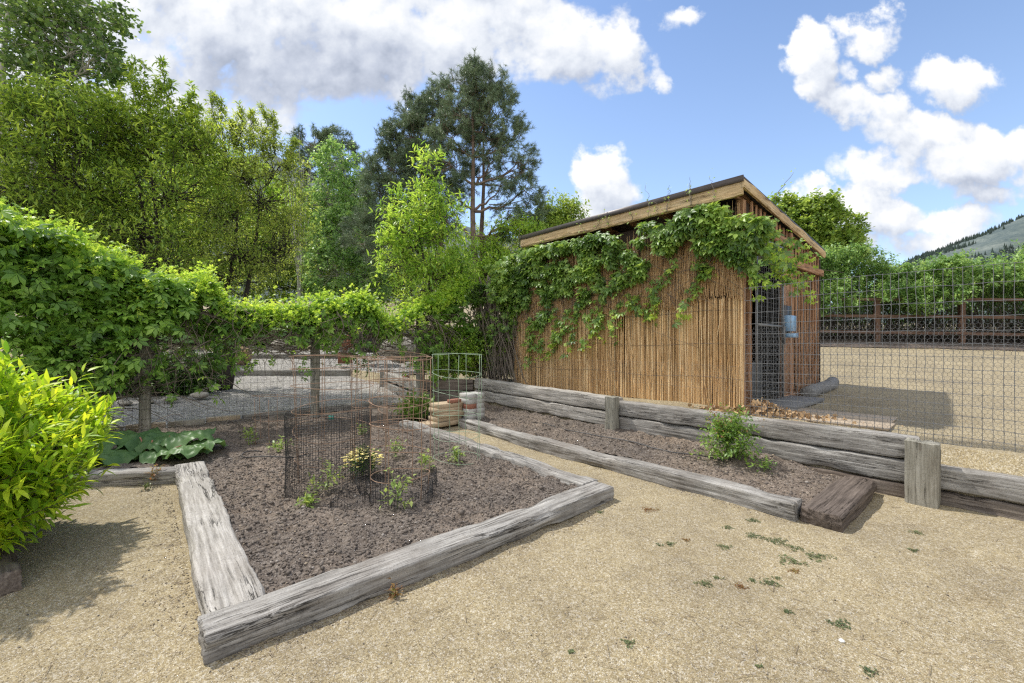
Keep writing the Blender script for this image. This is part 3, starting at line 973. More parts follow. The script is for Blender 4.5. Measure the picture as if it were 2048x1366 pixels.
tie('retaining_post', ST(-.06, -.095, -.25), ST(-.06, -.095, .575), .15, .23, M['post'], 'squat grey post of the retaining wall with knot and end grain', 'post', 'posts pegging the retaining wall', up=D_S, seed=5)
bpy.context.scene.objects['retaining_post'].location = ST(-.06 - .115, -.085, -.25)
o = tie('retaining_post', ST(3.37 - .085, -.09, -.1), ST(3.37 - .085, -.09, .655), .15, .17, M['post'], 'pale squat post halfway along the retaining wall', 'post', 'posts pegging the retaining wall', up=D_S, seed=6)

# planter and steps beyond; shadow on the planter front is put into dark timber colour
G_B = 'timbers behind the vine covered fence'
tie('planter_timber', (-1.98, 9.5, .42), (-.86, 9.5, .42), .2, .24, M['tie_d'], 'upper timber of the planter beside the brick stack, coloured dark for shadow', 'timber', G_B)
tie('planter_timber', (-1.98, 9.5, .17), (-.86, 9.5, .17), .2, .24, M['tie_d'], 'middle timber of the planter beside the brick stack, coloured dark for shadow', 'timber', G_B)
tie('planter_timber', (-1.98, 9.5, -.07), (-.86, 9.5, -.07), .2, .235, M['tie_d'], 'bottom timber of the planter beside the brick stack, coloured dark for shadow', 'timber', G_B)
tie('planter_timber', (-2.05, 9.6, .36), (-3.7, 12.6, .40), .2, .22, M['tie_w'], 'pale timber of the planter side receding to the stub post', 'timber', G_B)
tie('planter_timber', (-2.05, 9.6, .10), (-3.7, 12.6, .14), .2, .22, M['tie_a'], 'lower timber of the planter side receding to the stub post', 'timber', G_B)
tie('stub_post', (-3.72, 12.45, -.05), (-3.72, 12.45, .68), .24, .26, M['tie_a'], 'stub post where the gravel step meets the planter', 'post', up=np.array([0, 1.0, 0]))
for (u0, u1, Y, zt, hh, lab) in ((425, 752, 15.1, .50, .24, 'long grey timber step crossing the gravel'),
                                 (470, 705, 18.05, .98, .24, 'second timber step above the gravel'),
                                 (480, 600, 20.1, 1.30, .22, 'third timber step below the lawn'),
                                 (640, 700, 20.1, 1.30, .22, 'short timber step beside the rusted sculpture')):
    tie('step_timber', ((u0 - CX) / F * Y, Y, zt - hh), ((u1 - CX) / F * Y, Y, zt - hh), .22, hh, M['tie_a'], lab, 'timber', 'timber steps up the gravel')
tie('planter_timber', (-6.3, 21.8, 1.35), (-4.5, 21.8, 1.35), .25, .25, M['tie_d'], 'dark timber edge below the lawn beyond the steps', 'timber', G_B)

# back edging of the bed: paver kerbs then a long grey timber
tie('garden_timber', ST(8.50, -4.1, .05), ST(8.50, -1.5, .05), .18, .14, M['tie_a'], 'grey timber edging between the soil and the grey gravel', group=G_T)
for i in range(5):
    bb = Buf()
    t0 = -4.3 - i * .52
    box(bb, (0, 0, 0), .49, .14, .13)
    o = bb.build('kerb_block', M['stone'] if i % 2 else M['board'])
    o.location = ST(8.50 + .02 * math.sin(i * 3), t0 - .1, .115)
    o.rotation_euler = (0, 0, math.atan2(D_T[1], D_T[0]) + .03 * math.cos(i * 5))
    tag(o, ['pale stone kerb block butting the grey edging timber', 'tan kerb block second from the grey edging timber', 'third kerb block from the grey edging timber', 'fourth kerb block, behind the rhubarb leaves', 'last kerb block behind the rhubarb, by the left fence post'][i], 'kerb block', 'kerb blocks edging the gravel')

# brick and paver stack
def block(name, c, dx, dy, dz, rot, mat, label, cat, group):
    bb = Buf()
    box(bb, (0, 0, dz / 2), dx, dy, dz)
    o = bb.build(name, mat)
    o.location = tuple(c)
    o.rotation_euler = (0, 0, rot)
    tag(o, label, cat, group)


rt = math.atan2(D_T[1], D_T[0])
GP = 'pavers stacked at the end of the sand path'
p0 = np.array([-1.13, 7.55, 0])
for i, (dx_, z, lab) in enumerate(((-.30, .02, 'lowest long tan paver jutting out left under the stack'), (.0, .02, 'lowest tan paver on the right below the stack'),
                                   (-.03, .095, 'second tan paver up in the stack'), (.00, .17, 'third tan paver up in the stack'), (-.03, .245, 'fourth tan paver up, under the small red brick'), (.0, .32, 'top tan paver, largest face showing'))):
    L = .52 if i < 2 else .50
    block('paver', p0 + D_T * (dx_) + D_S * (.02 * (i % 3)) + UPZ * (z + .03), L, .30, .0745, rt + .018 * math.sin(i * 2.1), M['paver'], lab, 'paver', GP)
q0 = np.array([-.83, 7.62, 0])
k = 0
for lv in range(6):
    for col in range(2):
        z = .05 + lv * .088
        mt = M['greybrick'] if not (lv == 3 and col == 0) else M['redbrick']
        lab = 'red brick inside the grey brick column' if mt is M['redbrick'] else '%s grey brick of the stack, %s column' % (['lowest', 'second', 'third', 'fourth', 'fifth', 'topmost'][lv], ['pathward', 'wallward'][col])
        block('brick', q0 + D_T * (col * .175 + .06 + .006 * math.sin(lv * 3 + col)) + D_S * (.01 * math.sin(lv * 5)) + UPZ * (z), .168, .30, .087, rt + .02 * math.sin(k), mt, lab, 'brick', 'bricks stacked at the end of the sand path')
        k += 1
block('brick', p0 + D_T * .1 - D_S * .06 + UPZ * .43, .22, .12, .055, rt + .1, M['redbrick'], 'single red brick lying on the tan pavers', 'brick', 'bricks stacked at the end of the sand path')

# ------------------------------------------------------------------ the shed
SH0 = np.array([3.35, 6.19, 0.0])          # near front corner
def SHP(s, t, z):
    return SH0 + D_S * s + D_T * t + UPZ * z


LS, DT_ = 4.95, 3.83        # front length, depth
ZB = .50
ZF, ZR = 3.58, 3.16         # underside of roof front, rear
shed = empty('shed', SHP(LS / 2, DT_ / 2, ZB), 'timber lean-to shed with vine covered reed front and sloping dark roof', 'shed')
SR = math.atan2(D_T[1], D_T[0])


def zroof(t):
    return ZF + (ZR - ZF) * (t / DT_)


def bar(buf, a, b_, w, h, up=UPZ):
    """square section bar from a to b"""
    a = np.asarray(a, float); b_ = np.asarray(b_, float)
    L = np.linalg.norm(b_ - a); ax = (b_ - a) / L
    ref = np.asarray(up, float)
    if abs(np.dot(ax, ref)) > .95:
        ref = D_S
    ay = unit(np.cross(ref, ax)); az = np.cross(ax, ay)
    box(buf, (a + b_) / 2, L, w, h, ax, ay, az)


def swood(name, A, B, w, h, mat, up=UPZ, label=None, rough=.35, seed=None):
    o = tie(name, A, B, w, h, mat, None, up=up, rough=rough, seed=seed)
    mw = o.matrix_world.copy()
    o.parent = shed
    o.matrix_world = mw
    o.matrix_parent_inverse = Matrix.Translation(-shed.location)
    if label:
        o['label'] = label
    return o


# back, left and front backing walls, floor
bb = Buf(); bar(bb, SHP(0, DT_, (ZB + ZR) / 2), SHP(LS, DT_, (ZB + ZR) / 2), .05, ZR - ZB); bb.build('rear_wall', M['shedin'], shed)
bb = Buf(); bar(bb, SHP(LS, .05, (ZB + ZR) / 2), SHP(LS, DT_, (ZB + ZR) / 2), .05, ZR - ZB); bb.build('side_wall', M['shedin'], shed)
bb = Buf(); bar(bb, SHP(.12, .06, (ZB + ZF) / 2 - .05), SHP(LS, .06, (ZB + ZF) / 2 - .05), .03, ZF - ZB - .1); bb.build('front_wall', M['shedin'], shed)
# roof
bb = Buf()
o1, o2 = .10, .07
mid = lambda t: zroof(t) + .185
LE = LS - .40
c = (SHP(-o2, -.24, mid(-.24)) + SHP(LE, DT_ + .05, mid(DT_ + .05))) / 2
slope = unit(SHP(0, DT_, zroof(DT_)) - SHP(0, 0, zroof(0)))
nrm = unit(np.cross(slope, D_S)); nrm = nrm if nrm[2] > 0 else -nrm
box(bb, c, LE + o2, DT_ + .29, .035, D_S, slope, nrm)
bb.build('roof', M['roof'], shed)
bb = Buf()
bar(bb, SHP(-o2 - .01, -.255, mid(-.24) - .02), SHP(LE, -.255, mid(-.24) - .02), .02, .085, UPZ)
bb.build('drip_edge', M['roof'], shed)
# fascia, front eave and sloping verge
swood('fascia', SHP(-.055, -.22, zroof(-.22) - .055), SHP(LE - .02, -.22, zroof(-.22) - .040), .045, .20, M['cedar'], seed=9, label='pale cedar board along the front eave')
swood('verge_board', SHP(-.062, -.24, zroof(-.24) + .035), SHP(-.062, DT_ + .04, zroof(DT_ + .04) + .035), .045, .13, M['cedar'], seed=10)
# soffit rafters peeping out at the front
for s in np.arange(.1, LS, .61):
    swood('rafter', SHP(s, -.2, zroof(-.2) + .0), SHP(s, DT_ + .1, zroof(DT_ + .1) + .0), .045, .14, M['shedwood'], seed=int(s * 10))
# end wall frame: corner post, door post, lintel, boards, battens
swood('corner_post', SHP(0.02, .06, ZB), SHP(0.02, .06, ZF - .02), .11, .09, M['shedwood'], up=D_S, seed=31)
swood('corner_post', SHP(0.02, DT_ - .05, ZB), SHP(0.02, DT_ - .05, ZR), .10, .09, M['shedwood'], up=D_S, seed=32)
swood('door_post', SHP(-.03, 1.98, ZB), SHP(-.03, 1.98, zroof(1.98) + .02), .12, .10, M['shedwood'], up=D_S, seed=33)
swood('door_post', SHP(-.0, .24, ZB), SHP(-.0, .24, 3.1), .09, .08, M['shedwood'], up=D_S, seed=34)
bb = Buf(); bar(bb, SHP(.0, 1.47, (ZB + 3.12) / 2), SHP(.0, 1.92, (ZB + 3.12) / 2), .03, 3.12 - ZB); bb.build('side_panel', M['shedwood'], shed)
swood('lintel', SHP(-.06, .1, 3.10), SHP(-.06, 1.93, 3.10), .06, .12, M['shedwood'], seed=35)
swood('cross_beam', SHP(-.05, 2.04, 2.80), SHP(-.05, DT_ - .06, 2.80), .05, .12, M['shedwood'], seed=36)
swood('floor_plate', SHP(0, 1.47, ZB), SHP(0, DT_, ZB), .08, .09, M['shedwood'], seed=37)
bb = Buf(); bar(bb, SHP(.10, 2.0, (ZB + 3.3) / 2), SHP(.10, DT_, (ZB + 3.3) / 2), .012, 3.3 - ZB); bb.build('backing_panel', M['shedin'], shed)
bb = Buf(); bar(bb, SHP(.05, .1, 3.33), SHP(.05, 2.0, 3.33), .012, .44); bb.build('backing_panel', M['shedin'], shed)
nb = 0
for t in np.arange(2.17, DT_ - .08, .172):
    swood('batten', SHP(0.0, t, ZB + .06), SHP(0.0, t, zroof(t) + .03), .05, .035, M['shedwood'], up=D_S, seed=40 + nb); nb += 1
for t in np.arange(.30, 1.9, .172):
    swood('batten', SHP(0.0, t, 3.2), SHP(0.0, t, zroof(t) + .03), .05, .035, M['shedwood'], up=D_S, seed=60 + nb); nb += 1
# dim fittings inside the door: partition and nesting boards
bb = Buf()
bar(bb, SHP(1.2, .2, 1.0), SHP(1.2, 2.2, 1.0), .04, .9)
bar(bb, SHP(.25, .35, .85), SHP(.25, 1.4, .85), .02, .62)
bar(bb, SHP(.8, .3, 1.7), SHP(.8, 2.6, 1.7), .06, .06)
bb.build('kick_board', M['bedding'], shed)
# door: grid of welded wire in a light frame
bb = Buf()
for t in (.31, 1.44):
    bar(bb, SHP(-.05, t, ZB + .02), SHP(-.05, t, 3.06), .03, .03)
for z in (ZB + .04, 1.75, 3.04):
    bar(bb, SHP(-.05, .31, z), SHP(-.05, 1.44, z), .03, .03)
door = bb.build('door', M['galv'], shed)
bb = Buf()
tt = np.arange(.33, 1.43, .075)
sticks(bb, [SHP(-.05, t, ZB) for t in tt], [SHP(-.05, t, 3.05) for t in tt], .0028, sides=3)
zz = np.arange(ZB + .03, 3.05, .075)
sticks(bb, [SHP(-.053, .31, z) for z in zz], [SHP(-.053, 1.44, z) for z in zz], .0028, sides=3)
o = bb.build('wire_grid', M['galv'], door)
o.location = (0, 0, 0)
bb = Buf()
bar(bb, SHP(-.075, 1.40, 1.45), SHP(-.075, 1.40, 1.75), .02, .05)
o = bb.build('latch', M['galv'], door)
o.location = (0, 0, 0)

# blue feeder hung by the door
fe = empty('feeder', SHP(-.1, 1.6, 1.6), 'pale blue plastic feeder hanging beside the shed door', 'feeder')
bb = Buf(); box(bb, SHP(-.10, 1.60, 1.80), .12, .30, .26, D_S, D_T); bb.build('hopper', M['bluebox'], fe)
bb = Buf(); box(bb, SHP(-.12, 1.58, 1.60), .16, .26, .07, D_S, D_T); bb.build('tray', M['bluebox'], fe)
bb = Buf(); box(bb, SHP(-.045, 1.66, 1.85), .05, .34, .5, D_S, D_T); bb.build('back_plate', M['black'], fe)
bb = Buf()
poly(bb, [SHP(-.07, 1.2, 2.75), SHP(-.09, 1.12, 2.62), SHP(-.09, 1.02, 2.60), SHP(-.08, .98, 2.72), SHP(-.07, 1.0, 3.0)], .012, 6)
o = bb.build('cable_hook', M['galv']); tag(o, 'grey hook hanging inside the shed door mesh', 'hook')

# reed screens on the front
bb = Buf()
n = 760
s = (np.arange(n) + RNG.uniform(-.8, .8, n)) / n * (LS + .02); off = RNG.uniform(0, .03, n)
z0 = ZB - .02 + RNG.random(n) * .05; z1 = 2.12 + RNG.random(n) * .05
lean = RNG.normal(size=n) * .012 + .012 * np.sin(s * 2.1)
prev = None
segs = 1
for k in range(segs):
    f0, f1 = k / segs, (k + 1) / segs
    bow = lambda f: .012 * np.sin(f * 3.1 + s * 5)
    def P_(f):
        return SH0[None] + D_S[None] * (s + lean * f + .002 * np.sin(f * 4 + s * 40))[:, None] + D_T[None] * (-.02 - off - .02 * np.sin(s * 1.3) ** 2)[:, None] + UPZ[None] * (z0 + (z1 - z0) * f)[:, None]
    r = RNG.uniform(.0032, .0078, n) if k == 0 else r
    sticks(bb, P_(f0), P_(f1), r, r, 6)
# snapped and slipped reeds lying over the others
k = 170
sb = RNG.uniform(.02, LS - .05, k); zb = RNG.uniform(ZB, 1.6, k)
Ab = SH0[None] + D_S[None] * sb[:, None] + D_T[None] * (-.06 - RNG.random(k) * .02)[:, None] + UPZ[None] * zb[:, None]
sticks(bb, Ab, Ab + D_S[None] * (RNG.normal(size=k) * .04)[:, None] + UPZ[None] * RNG.uniform(.2, .9, k)[:, None], .0045, .004, 5)
bb.build('reed_screen', M['reed'], shed)
bb = Buf()
n = 2600
s = RNG.uniform(-.01, LS + .03, n); off = RNG.uniform(0, .07, n)
low = 2.04 + .07 * np.sin(s * 2.3 + .6) + .05 * np.sin(s * 5.1)
z0 = low + RNG.random(n) ** 2 * .35; z1 = z0 + RNG.uniform(.5, 1.2, n); z1 = np.minimum(z1, ZF - .03)
ln = RNG.normal(size=n) * .05
A = SH0[None] + D_S[None] * s[:, None] + D_T[None] * (-.06 - off)[:, None] + UPZ[None] * z0[:, None]
B = SH0[None] + D_S[None] * (s + ln)[:, None] + D_T[None] * (-.05 - off * .8)[:, None] + UPZ[None] * z1[:, None]
sticks(bb, A, B, RNG.uniform(.002, .0045, n), RNG.uniform(.001, .003, n), 4)
bb.build('thatch_screen', M['thatch'], shed)
bb = Buf()
for z in (.95, 1.45, 1.95, 2.6):
    pts = [SHP(q, -.075 if z < 2 else -.13, z + .02 * math.sin(q * 3)) for q in np.arange(0, LS, .15)]
    poly(bb, pts, .0022, 4)
bb.build('binding_wire', M['galv_dark'], shed)

# rolled mat, leaf litter, boards in the yard by the door
rm = Buf()
pts = [SHP(-.20 + .02 * math.sin(q * 5), q, gz(*SHP(-.2, q, 0)[:2]) + .10) for q in np.linspace(2.1, 3.95, 12)]
poly(rm, pts, [.105 + .012 * math.sin(i * 2.3) for i in range(12)], 14)
tag(rm.build('rolled_mat', M['mat'], smooth=True), 'grey rolled mat lying along the foot of the shed end wall', 'mat')
bb = Buf(); box(bb, SHP(-.28, 1.1, .555), .5, 1.5, .05, D_S, D_T)
tag(bb.build('door_slab', M['mat']), 'flat grey slab in front of the shed door', 'slab')
for i, (dt_, lab) in enumerate(((-.27, 'wide tan board lying in the yard just beyond the retaining wall'), (.27, 'second tan board in the yard, on the shed slab side'))):
    bb = Buf(); box(bb, (0, 0, 0), 1.25, .52, .022)
    o = bb.build('yard_board', M['board']); o.location = np.array([4.10, 5.52, .532]) + D_T * dt_ + D_S * .05 * i; o.rotation_euler = (0, 0, SR + math.pi / 2 + .02 * i)
    tag(o, lab, 'board', 'boards lying in the yard')
bb = Buf()
n = 1500
th = RNG.normal(size=n) * .32; ww = RNG.normal(size=n) * .13
px = SHP(0, 0, 0)[None] + D_S[None] * (-.35 + th)[:, None] + D_T[None] * (-.30 + ww - .25 * th)[:, None]
pz = .53 + .17 * np.exp(-((th / .25) ** 2) - ((ww / .15) ** 2)) * RNG.random(n)
px[:, 2] = pz
scatter(bb, LEAF_R, px, rdir(n), rdir(n, .5), RNG.uniform(.04, .085, n))
tag(bb.build('leaf_litter', M['dry']), 'heap of curled dry leaves at the corner of the shed', 'leaf litter', kind='stuff')


# ------------------------------------------------------------------ wire fences
def hexnet(buf, P, L, Hh, w=.042, r=.0009, wob=.003):
    """hexagonal netting over a surface P(a, z)"""
    hgt = w * .9
    na, nz = int(L / w), int(Hh / hgt)
    i, j = np.meshgrid(np.arange(na), np.arange(nz), indexing='ij')
    i = i.ravel(); j = j.ravel()
    a0 = (i + .5 * (j % 2)) * w
    zc = j * hgt
    # bottom node, up to side nodes, then vertical twist
    def pt(a, z):
        a = np.clip(a, 0, L)
        return P(a, z) + (vnoise(a * 40, z * 40, 0, 3) - .5)[:, None] * wob
    n0 = pt(a0, zc); l = pt(a0 - w / 2, zc + hgt * .4); rr = pt(a0 + w / 2, zc + hgt * .4)
    lu = pt(a0 - w / 2, zc + hgt)
    sticks(buf, np.concatenate([n0, n0, l]), np.concatenate([l, rr, lu]), r, sides=3)


def gridnet(buf, P, L, zs, step, r=.0012, wob=.006, seg=.12):
    a = np.arange(0, L + 1e-6, step)
    zz = np.concatenate([np.arange(zs[0], zs[-1], seg), [zs[-1]]])
    for k in range(len(zz) - 1):
        sticks(buf, P(a + (vnoise(a * 3, a * 0 + zz[k] * 8, 0, 1) - .5) * wob * 2, a * 0 + zz[k]), P(a + (vnoise(a * 3, a * 0 + zz[k + 1] * 8, 0, 1) - .5) * wob * 2, a * 0 + zz[k + 1]), r, sides=3)
    m = np.arange(0, L, step)
    for z in zs:
        z0 = z + (vnoise(m * 7, m * 0 + z * 9, 0, 2) - .5) * wob * 2
        z1 = z + (vnoise((m + step) * 7, m * 0 + z * 9, 0, 2) - .5) * wob * 2
        sticks(buf, P(m, z0), P(np.minimum(m + step, L), z1), r, sides=3)


def PF(off):
    def f(a, z):
        sag = .015 * np.sin(a * 1.7)
        return W0[None] + D_S[None] * (1.62 - a)[:, None] + D_T[None] * (off + sag)[:, None] + UPZ[None] * (z + .02 * np.sin(a * 1.1))[:, None]
    return f


wf = empty('wire_fence', ST(0, .3, .5), 'tall galvanised wire fence over chicken wire along the retaining wall', 'wire fence')
bb = Buf()
zs = [.42, .50, .58, .68, .78, .88, .99, 1.10, 1.22, 1.34, 1.46, 1.59, 1.72, 1.86, 2.02, 2.18]
gridnet(bb, PF(.30), 6.2, zs, .064, .0027)
# knots where the wires cross
A_, Z_ = np.meshgrid(np.arange(0, 6.2, .064), zs, indexing='ij')
k0 = PF(.30)(A_.ravel(), Z_.ravel())
sticks(bb, k0 - UPZ * .007, k0 + UPZ * .007, .0045, sides=4)
bb.build('wire_mesh', M['galv'], wf)
bb = Buf()
hexnet(bb, lambda a, z: PF(.315)(a, z + .42), 6.2, 1.27, .040, .0013)
bb.build('chicken_wire', M['galv'], wf)
# low netting in front of the reeds
cw = empty('low_netting', ST(4.5, .4, .5), 'low chicken wire strip in front of the reed screen', 'netting')
bb = Buf()
PL = lambda a, z: W0[None] + D_S[None] * (1.7 + a)[:, None] + D_T[None] * (.30 + .02 * np.sin(a * 2))[:, None] + UPZ[None] * (z + .55 + .02 * np.sin(a))[:, None]
hexnet(bb, PL, 5.2, .62, .045, .0009)
bb.build('chicken_wire', M['galv_dark'], cw)
bb = Buf()
gridnet(bb, PL, 5.2, [0.0, .3, .62], .09, .0010)
bb.build('wire_mesh', M['galv_dark'], cw)

# arbour posts and the wire between them
GA = 'round posts of the vine covered fence'
for (s, t, zt, lab) in ((7.87, -5.46, 1.85, 'weathered fence post rising behind the rhubarb'), (7.87, -3.05, 2.06, 'weathered fence post standing behind the black netting cylinder'),
                        (7.87, -.87, 2.06, 'weathered fence post between the low leafy plant and the planter'), (7.87, -7.9, 2.0, 'fence post lost in the leftmost vines')):
    tie('fence_post', ST(s, t, -.05) - D_S * .07, ST(s, t, zt) - D_S * .07, .14, .145, M['post'], lab, 'post', GA, up=D_S, seed=int(t * -17))
bf = empty('wire_fence', ST(7.87, -3, 0), 'thin dull wire netting strung between the vine posts', 'wire fence')
bb = Buf()
PB = lambda a, z: W0[None] + D_S[None] * (7.80 + .02 * np.sin(a * 2.2))[:, None] + D_T[None] * (a - 8.0)[:, None] + UPZ[None] * z[:, None]
gridnet(bb, PB, 8.0, [.08, .2, .35, .5, .65, .8, .95, 1.1, 1.25, 1.4, 1.55], .1, .0021)
bb.build('wire_mesh', M['galv_dark'], bf)
bb = Buf()
sticks(bb, PB(np.array([0.0]), np.array([1.95])), PB(np.array([8.0]), np.array([1.95])), .01, sides=6)
bb.build('top_wire', M['galv_dark'], bf)

# ------------------------------------------------------------------ rail fence beyond the yard
rf = empty('rail_fence', (13, 15.5, 1.4), 'red brown three rail fence in front of the hedge', 'fence')
fa = np.array([9.6, 17.0, 0]); fb = np.array([24.5, 13.6, 0])
dF = unit(fb - fa); LF = np.linalg.norm(fb - fa)
q = 1.45
while q < LF:
    p = fa + dF * q
    z = float(gz(p[0], p[1]))
    bb = Buf()
    o = tie('post', p + UPZ * (z - .1), p + UPZ * (z + 1.95), .16, .16, M['fencewood'], None, up=dF, rough=.5, seed=int(q * 10))
    mw = o.matrix_world.copy(); o.parent = rf; o.matrix_world = mw; o.matrix_parent_inverse = Matrix.Translation(-rf.location)
    if q + 2.6 < LF:
        p2 = fa + dF * (q + 2.62)
        z2 = float(gz(p2[0], p2[1]))
        for hz_ in (.42, 1.02, 1.64):
            o = tie('rail', p + UPZ * (z + hz_) - dF * 0.02 + np.array([0, -.1, 0]), p2 + UPZ * (z2 + hz_) + np.array([0, -.1, 0]), .04, .10, M['fencewood'], None, rough=.4, seed=int(q * 10 + hz_ * 100))
            o.parent = rf; o.matrix_parent_inverse = Matrix.Translation(-rf.location)
    q += 2.62
# mulch under the hedge
b = Buf()
nn = 60
rows = []
for off_, dz in ((-1.5, .02), (-1.1, .09), (0, .12), (1.5, .18), (9.0, .25)):
    nr_ = np.array([-dF[1], dF[0], 0])
    pp = fa[None] - dF * 4 + dF[None] * np.linspace(0, LF + 6, nn)[:, None] + nr_ * off_
    if off_ < -1.3:
        pp = pp + nr_[None] * ((vnoise(np.arange(nn) * .6, np.zeros(nn), 0, 3) - .5) * .5)[:, None]
    pp[:, 2] = gz(pp[:, 0], pp[:, 1]) + dz
    rows.append(pp)
R_ = np.stack(rows)
idx = np.arange(5 * nn).reshape(5, nn)
b.add(R_.reshape(-1, 3), np.stack([idx[:-1, :-1], idx[:-1, 1:], idx[1:, 1:], idx[1:, :-1]], -1).reshape(-1, 4))
struct(b.build('mulch_strip', M['mulch'], smooth=True))

#@@VEG
# ------------------------------------------------------------------ vegetation
def lobe(u, v, Y, ru, rv, rd=None, w=1.0):
    r = ru * Y / F
    return (at(u, v, Y), np.array([r, rd if rd else r, rv * Y / F]), w)


def tree(name, label, cat, base, tops, lobes, leaf, bark, tmpl, size, nsub=40, ntw=9, twl=.45, nlf=7, up=.5, tr=.1, group=None,
         subr=.25, shell=.5, bend=0, upn=.7, out=.8, extra=None, twr=.004, lf0=.1, droop=.1):
    """trunk(s), limbs to each lobe of the crown, branchlets, and leaves along every twig"""
    base = np.asarray(base, float)
    e = empty(name, base, label, cat, group)
    tb, cb, br = Buf(), Buf(), Buf()
    tops = [np.asarray(t, float) for t in tops]
    trunks = []
    for k, tp in enumerate(tops):
        n = 12
        f = np.linspace(0, 1, n)
        b0 = base + (0 if k == 0 else 1) * np.array([.12 * k, .1, 0])
        pts = b0[None] * (1 - f)[:, None] + tp[None] * f[:, None]
        L = np.linalg.norm(tp - b0)
        pts[1:-1] += np.stack([(vnoise(f[1:-1] * 4 + k, f[1:-1] * 0 + base[0], 0, 4) - .5) * L * .07, (vnoise(f[1:-1] * 4 + k, f[1:-1] * 0 + base[0], 0, 9) - .5) * L * .07, f[1:-1] * 0], 1)
        rad = tr * (1 - f * .86) * (1 if k == 0 else .8)
        rad[0] *= 1.35
        poly(tb, pts, rad, 9)
        trunks.append((pts, rad))
    for (c, r, w) in lobes:
        # limb from the nearest trunk, leaving it lower down
        best = None
        for pts, rad in trunks:
            cand = pts[pts[:, 2] < c[2] - r[2] * .2] if (pts[:, 2] < c[2] - r[2] * .2).any() else pts[:3]
            d = np.linalg.norm(cand - c, axis=1) + .6 * np.abs(c[2] - cand[:, 2])
            i = int(np.argmin(d))
            if best is None or d[i] < best[0]:
                best = (d[i], cand[i], rad[i])
        a = best[1]
        f = np.linspace(0, 1, 7)[:, None]
        midp = a * (1 - f) + c * f + UPZ * (-.12 * np.linalg.norm(c - a) * np.sin(f * math.pi) * (1 if up > 0 else -1))
        midp[1:-1] += RNG.normal(size=(5, 3)) * .03 * np.linalg.norm(c - a)
        poly(tb, midp, np.linspace(min(best[2] * .7, tr * .45), tr * .10, 7), 6)
        m = max(3, int(nsub * w))
        d = rdir(m)
        rad_ = RNG.random(m) ** (1 / 3) * (1 - shell) + shell * RNG.uniform(.7, 1.0, m)
        P = c[None] + d * r[None] * rad_[:, None]
        kk = RNG.integers(2, 7, m)
        O = midp[kk] + RNG.normal(size=(m, 3)) * .03
        mid_ = (O + P) / 2 + RNG.normal(size=(m, 3)) * subr * .5 - UPZ * .1 * np.linalg.norm(P - O, axis=1)[:, None]
        sticks(br, O, mid_, tr * .09 + .004, tr * .06 + .003, 4)
        sticks(br, mid_, P, tr * .06 + .003, .004, 4)
        # twigs
        PP = np.repeat(P, ntw, 0) + RNG.normal(size=(m * ntw, 3)) * subr * .35
        radial = unit(PP - c[None])
        dirs = unit(radial * .7 + rdir(m * ntw) * .75 + UPZ * up)
        TL = twl * RNG.uniform(.5, 1.25, m * ntw)[:, None]
        Q = PP + dirs * TL
        sticks(br, PP, Q, twr, twr * .3, 3)
        leaves_on(cb, PP, Q, nlf, lf0, 1.0, size, tmpl, bend=bend, upn=upn, out=out, droop=droop, jit=size * .3)
    if extra:
        extra(tb, cb, br)
    tb.build('trunk', bark, e, smooth=True)
    br.build('branches', bark, e)
    cb.build('crown', leaf, e)
    return e


def shoots(A, B, size, n, tmpl, wob=.04):
    """long upright leafy water shoots"""
    def f(tb, cb, br):
        for a, b_ in zip(A, B):
            a = np.asarray(a, float); b_ = np.asarray(b_, float)
            t = np.linspace(0, 1, 9)[:, None]
            pts = a * (1 - t) + b_ * t + RNG.normal(size=(9, 3)) * wob
            poly(br, pts, np.linspace(.016, .004, 9), 4)
            for k in range(8):
                # short side twigs all the way up
                m = max(2, int(n / 8))
                fr = RNG.random((m, 1))
                s0 = pts[k] * (1 - fr) + pts[k + 1] * fr
                dd = unit(rdir(m) + UPZ * .8)
                L = RNG.uniform(.08, .42, (m, 1)) * (1.15 - k / 9)
                sticks(br, s0, s0 + dd * L, .004, .002, 3)
                leaves_on(cb, s0, s0 + dd * L, 7, .1, 1, size, tmpl, out=.8)
    return f


def base_at(u, Y):
    x = (u - CX) / F * Y
    return np.array([x, Y, float(gz(x, Y)) - .05])


# tall poplar in the top left corner, pale limbs
Y = 11.5
tree('poplar_tree', 'tall pale limbed poplar filling the upper corner behind the vines', 'tree', base_at(-60, Y), [at(20, -80, Y), at(150, -60, Y + .4)],
     [lobe(60, 40, Y, 110, 90), lobe(150, 90, Y, 75, 70), lobe(30, 180, Y, 80, 90), lobe(130, 10, Y, 90, 70), lobe(-60, 120, Y, 100, 130), lobe(190, 20, Y, 35, 50, w=.4), lobe(205, 110, Y, 30, 35, w=.4), lobe(60, -120, Y, 150, 100), lobe(120, 200, Y + .5, 80, 70)],
     M['aspen'], M['bark_white'], LEAF_R, .12, nsub=30, ntw=8, twl=.4, nlf=6, up=.15, tr=.17)
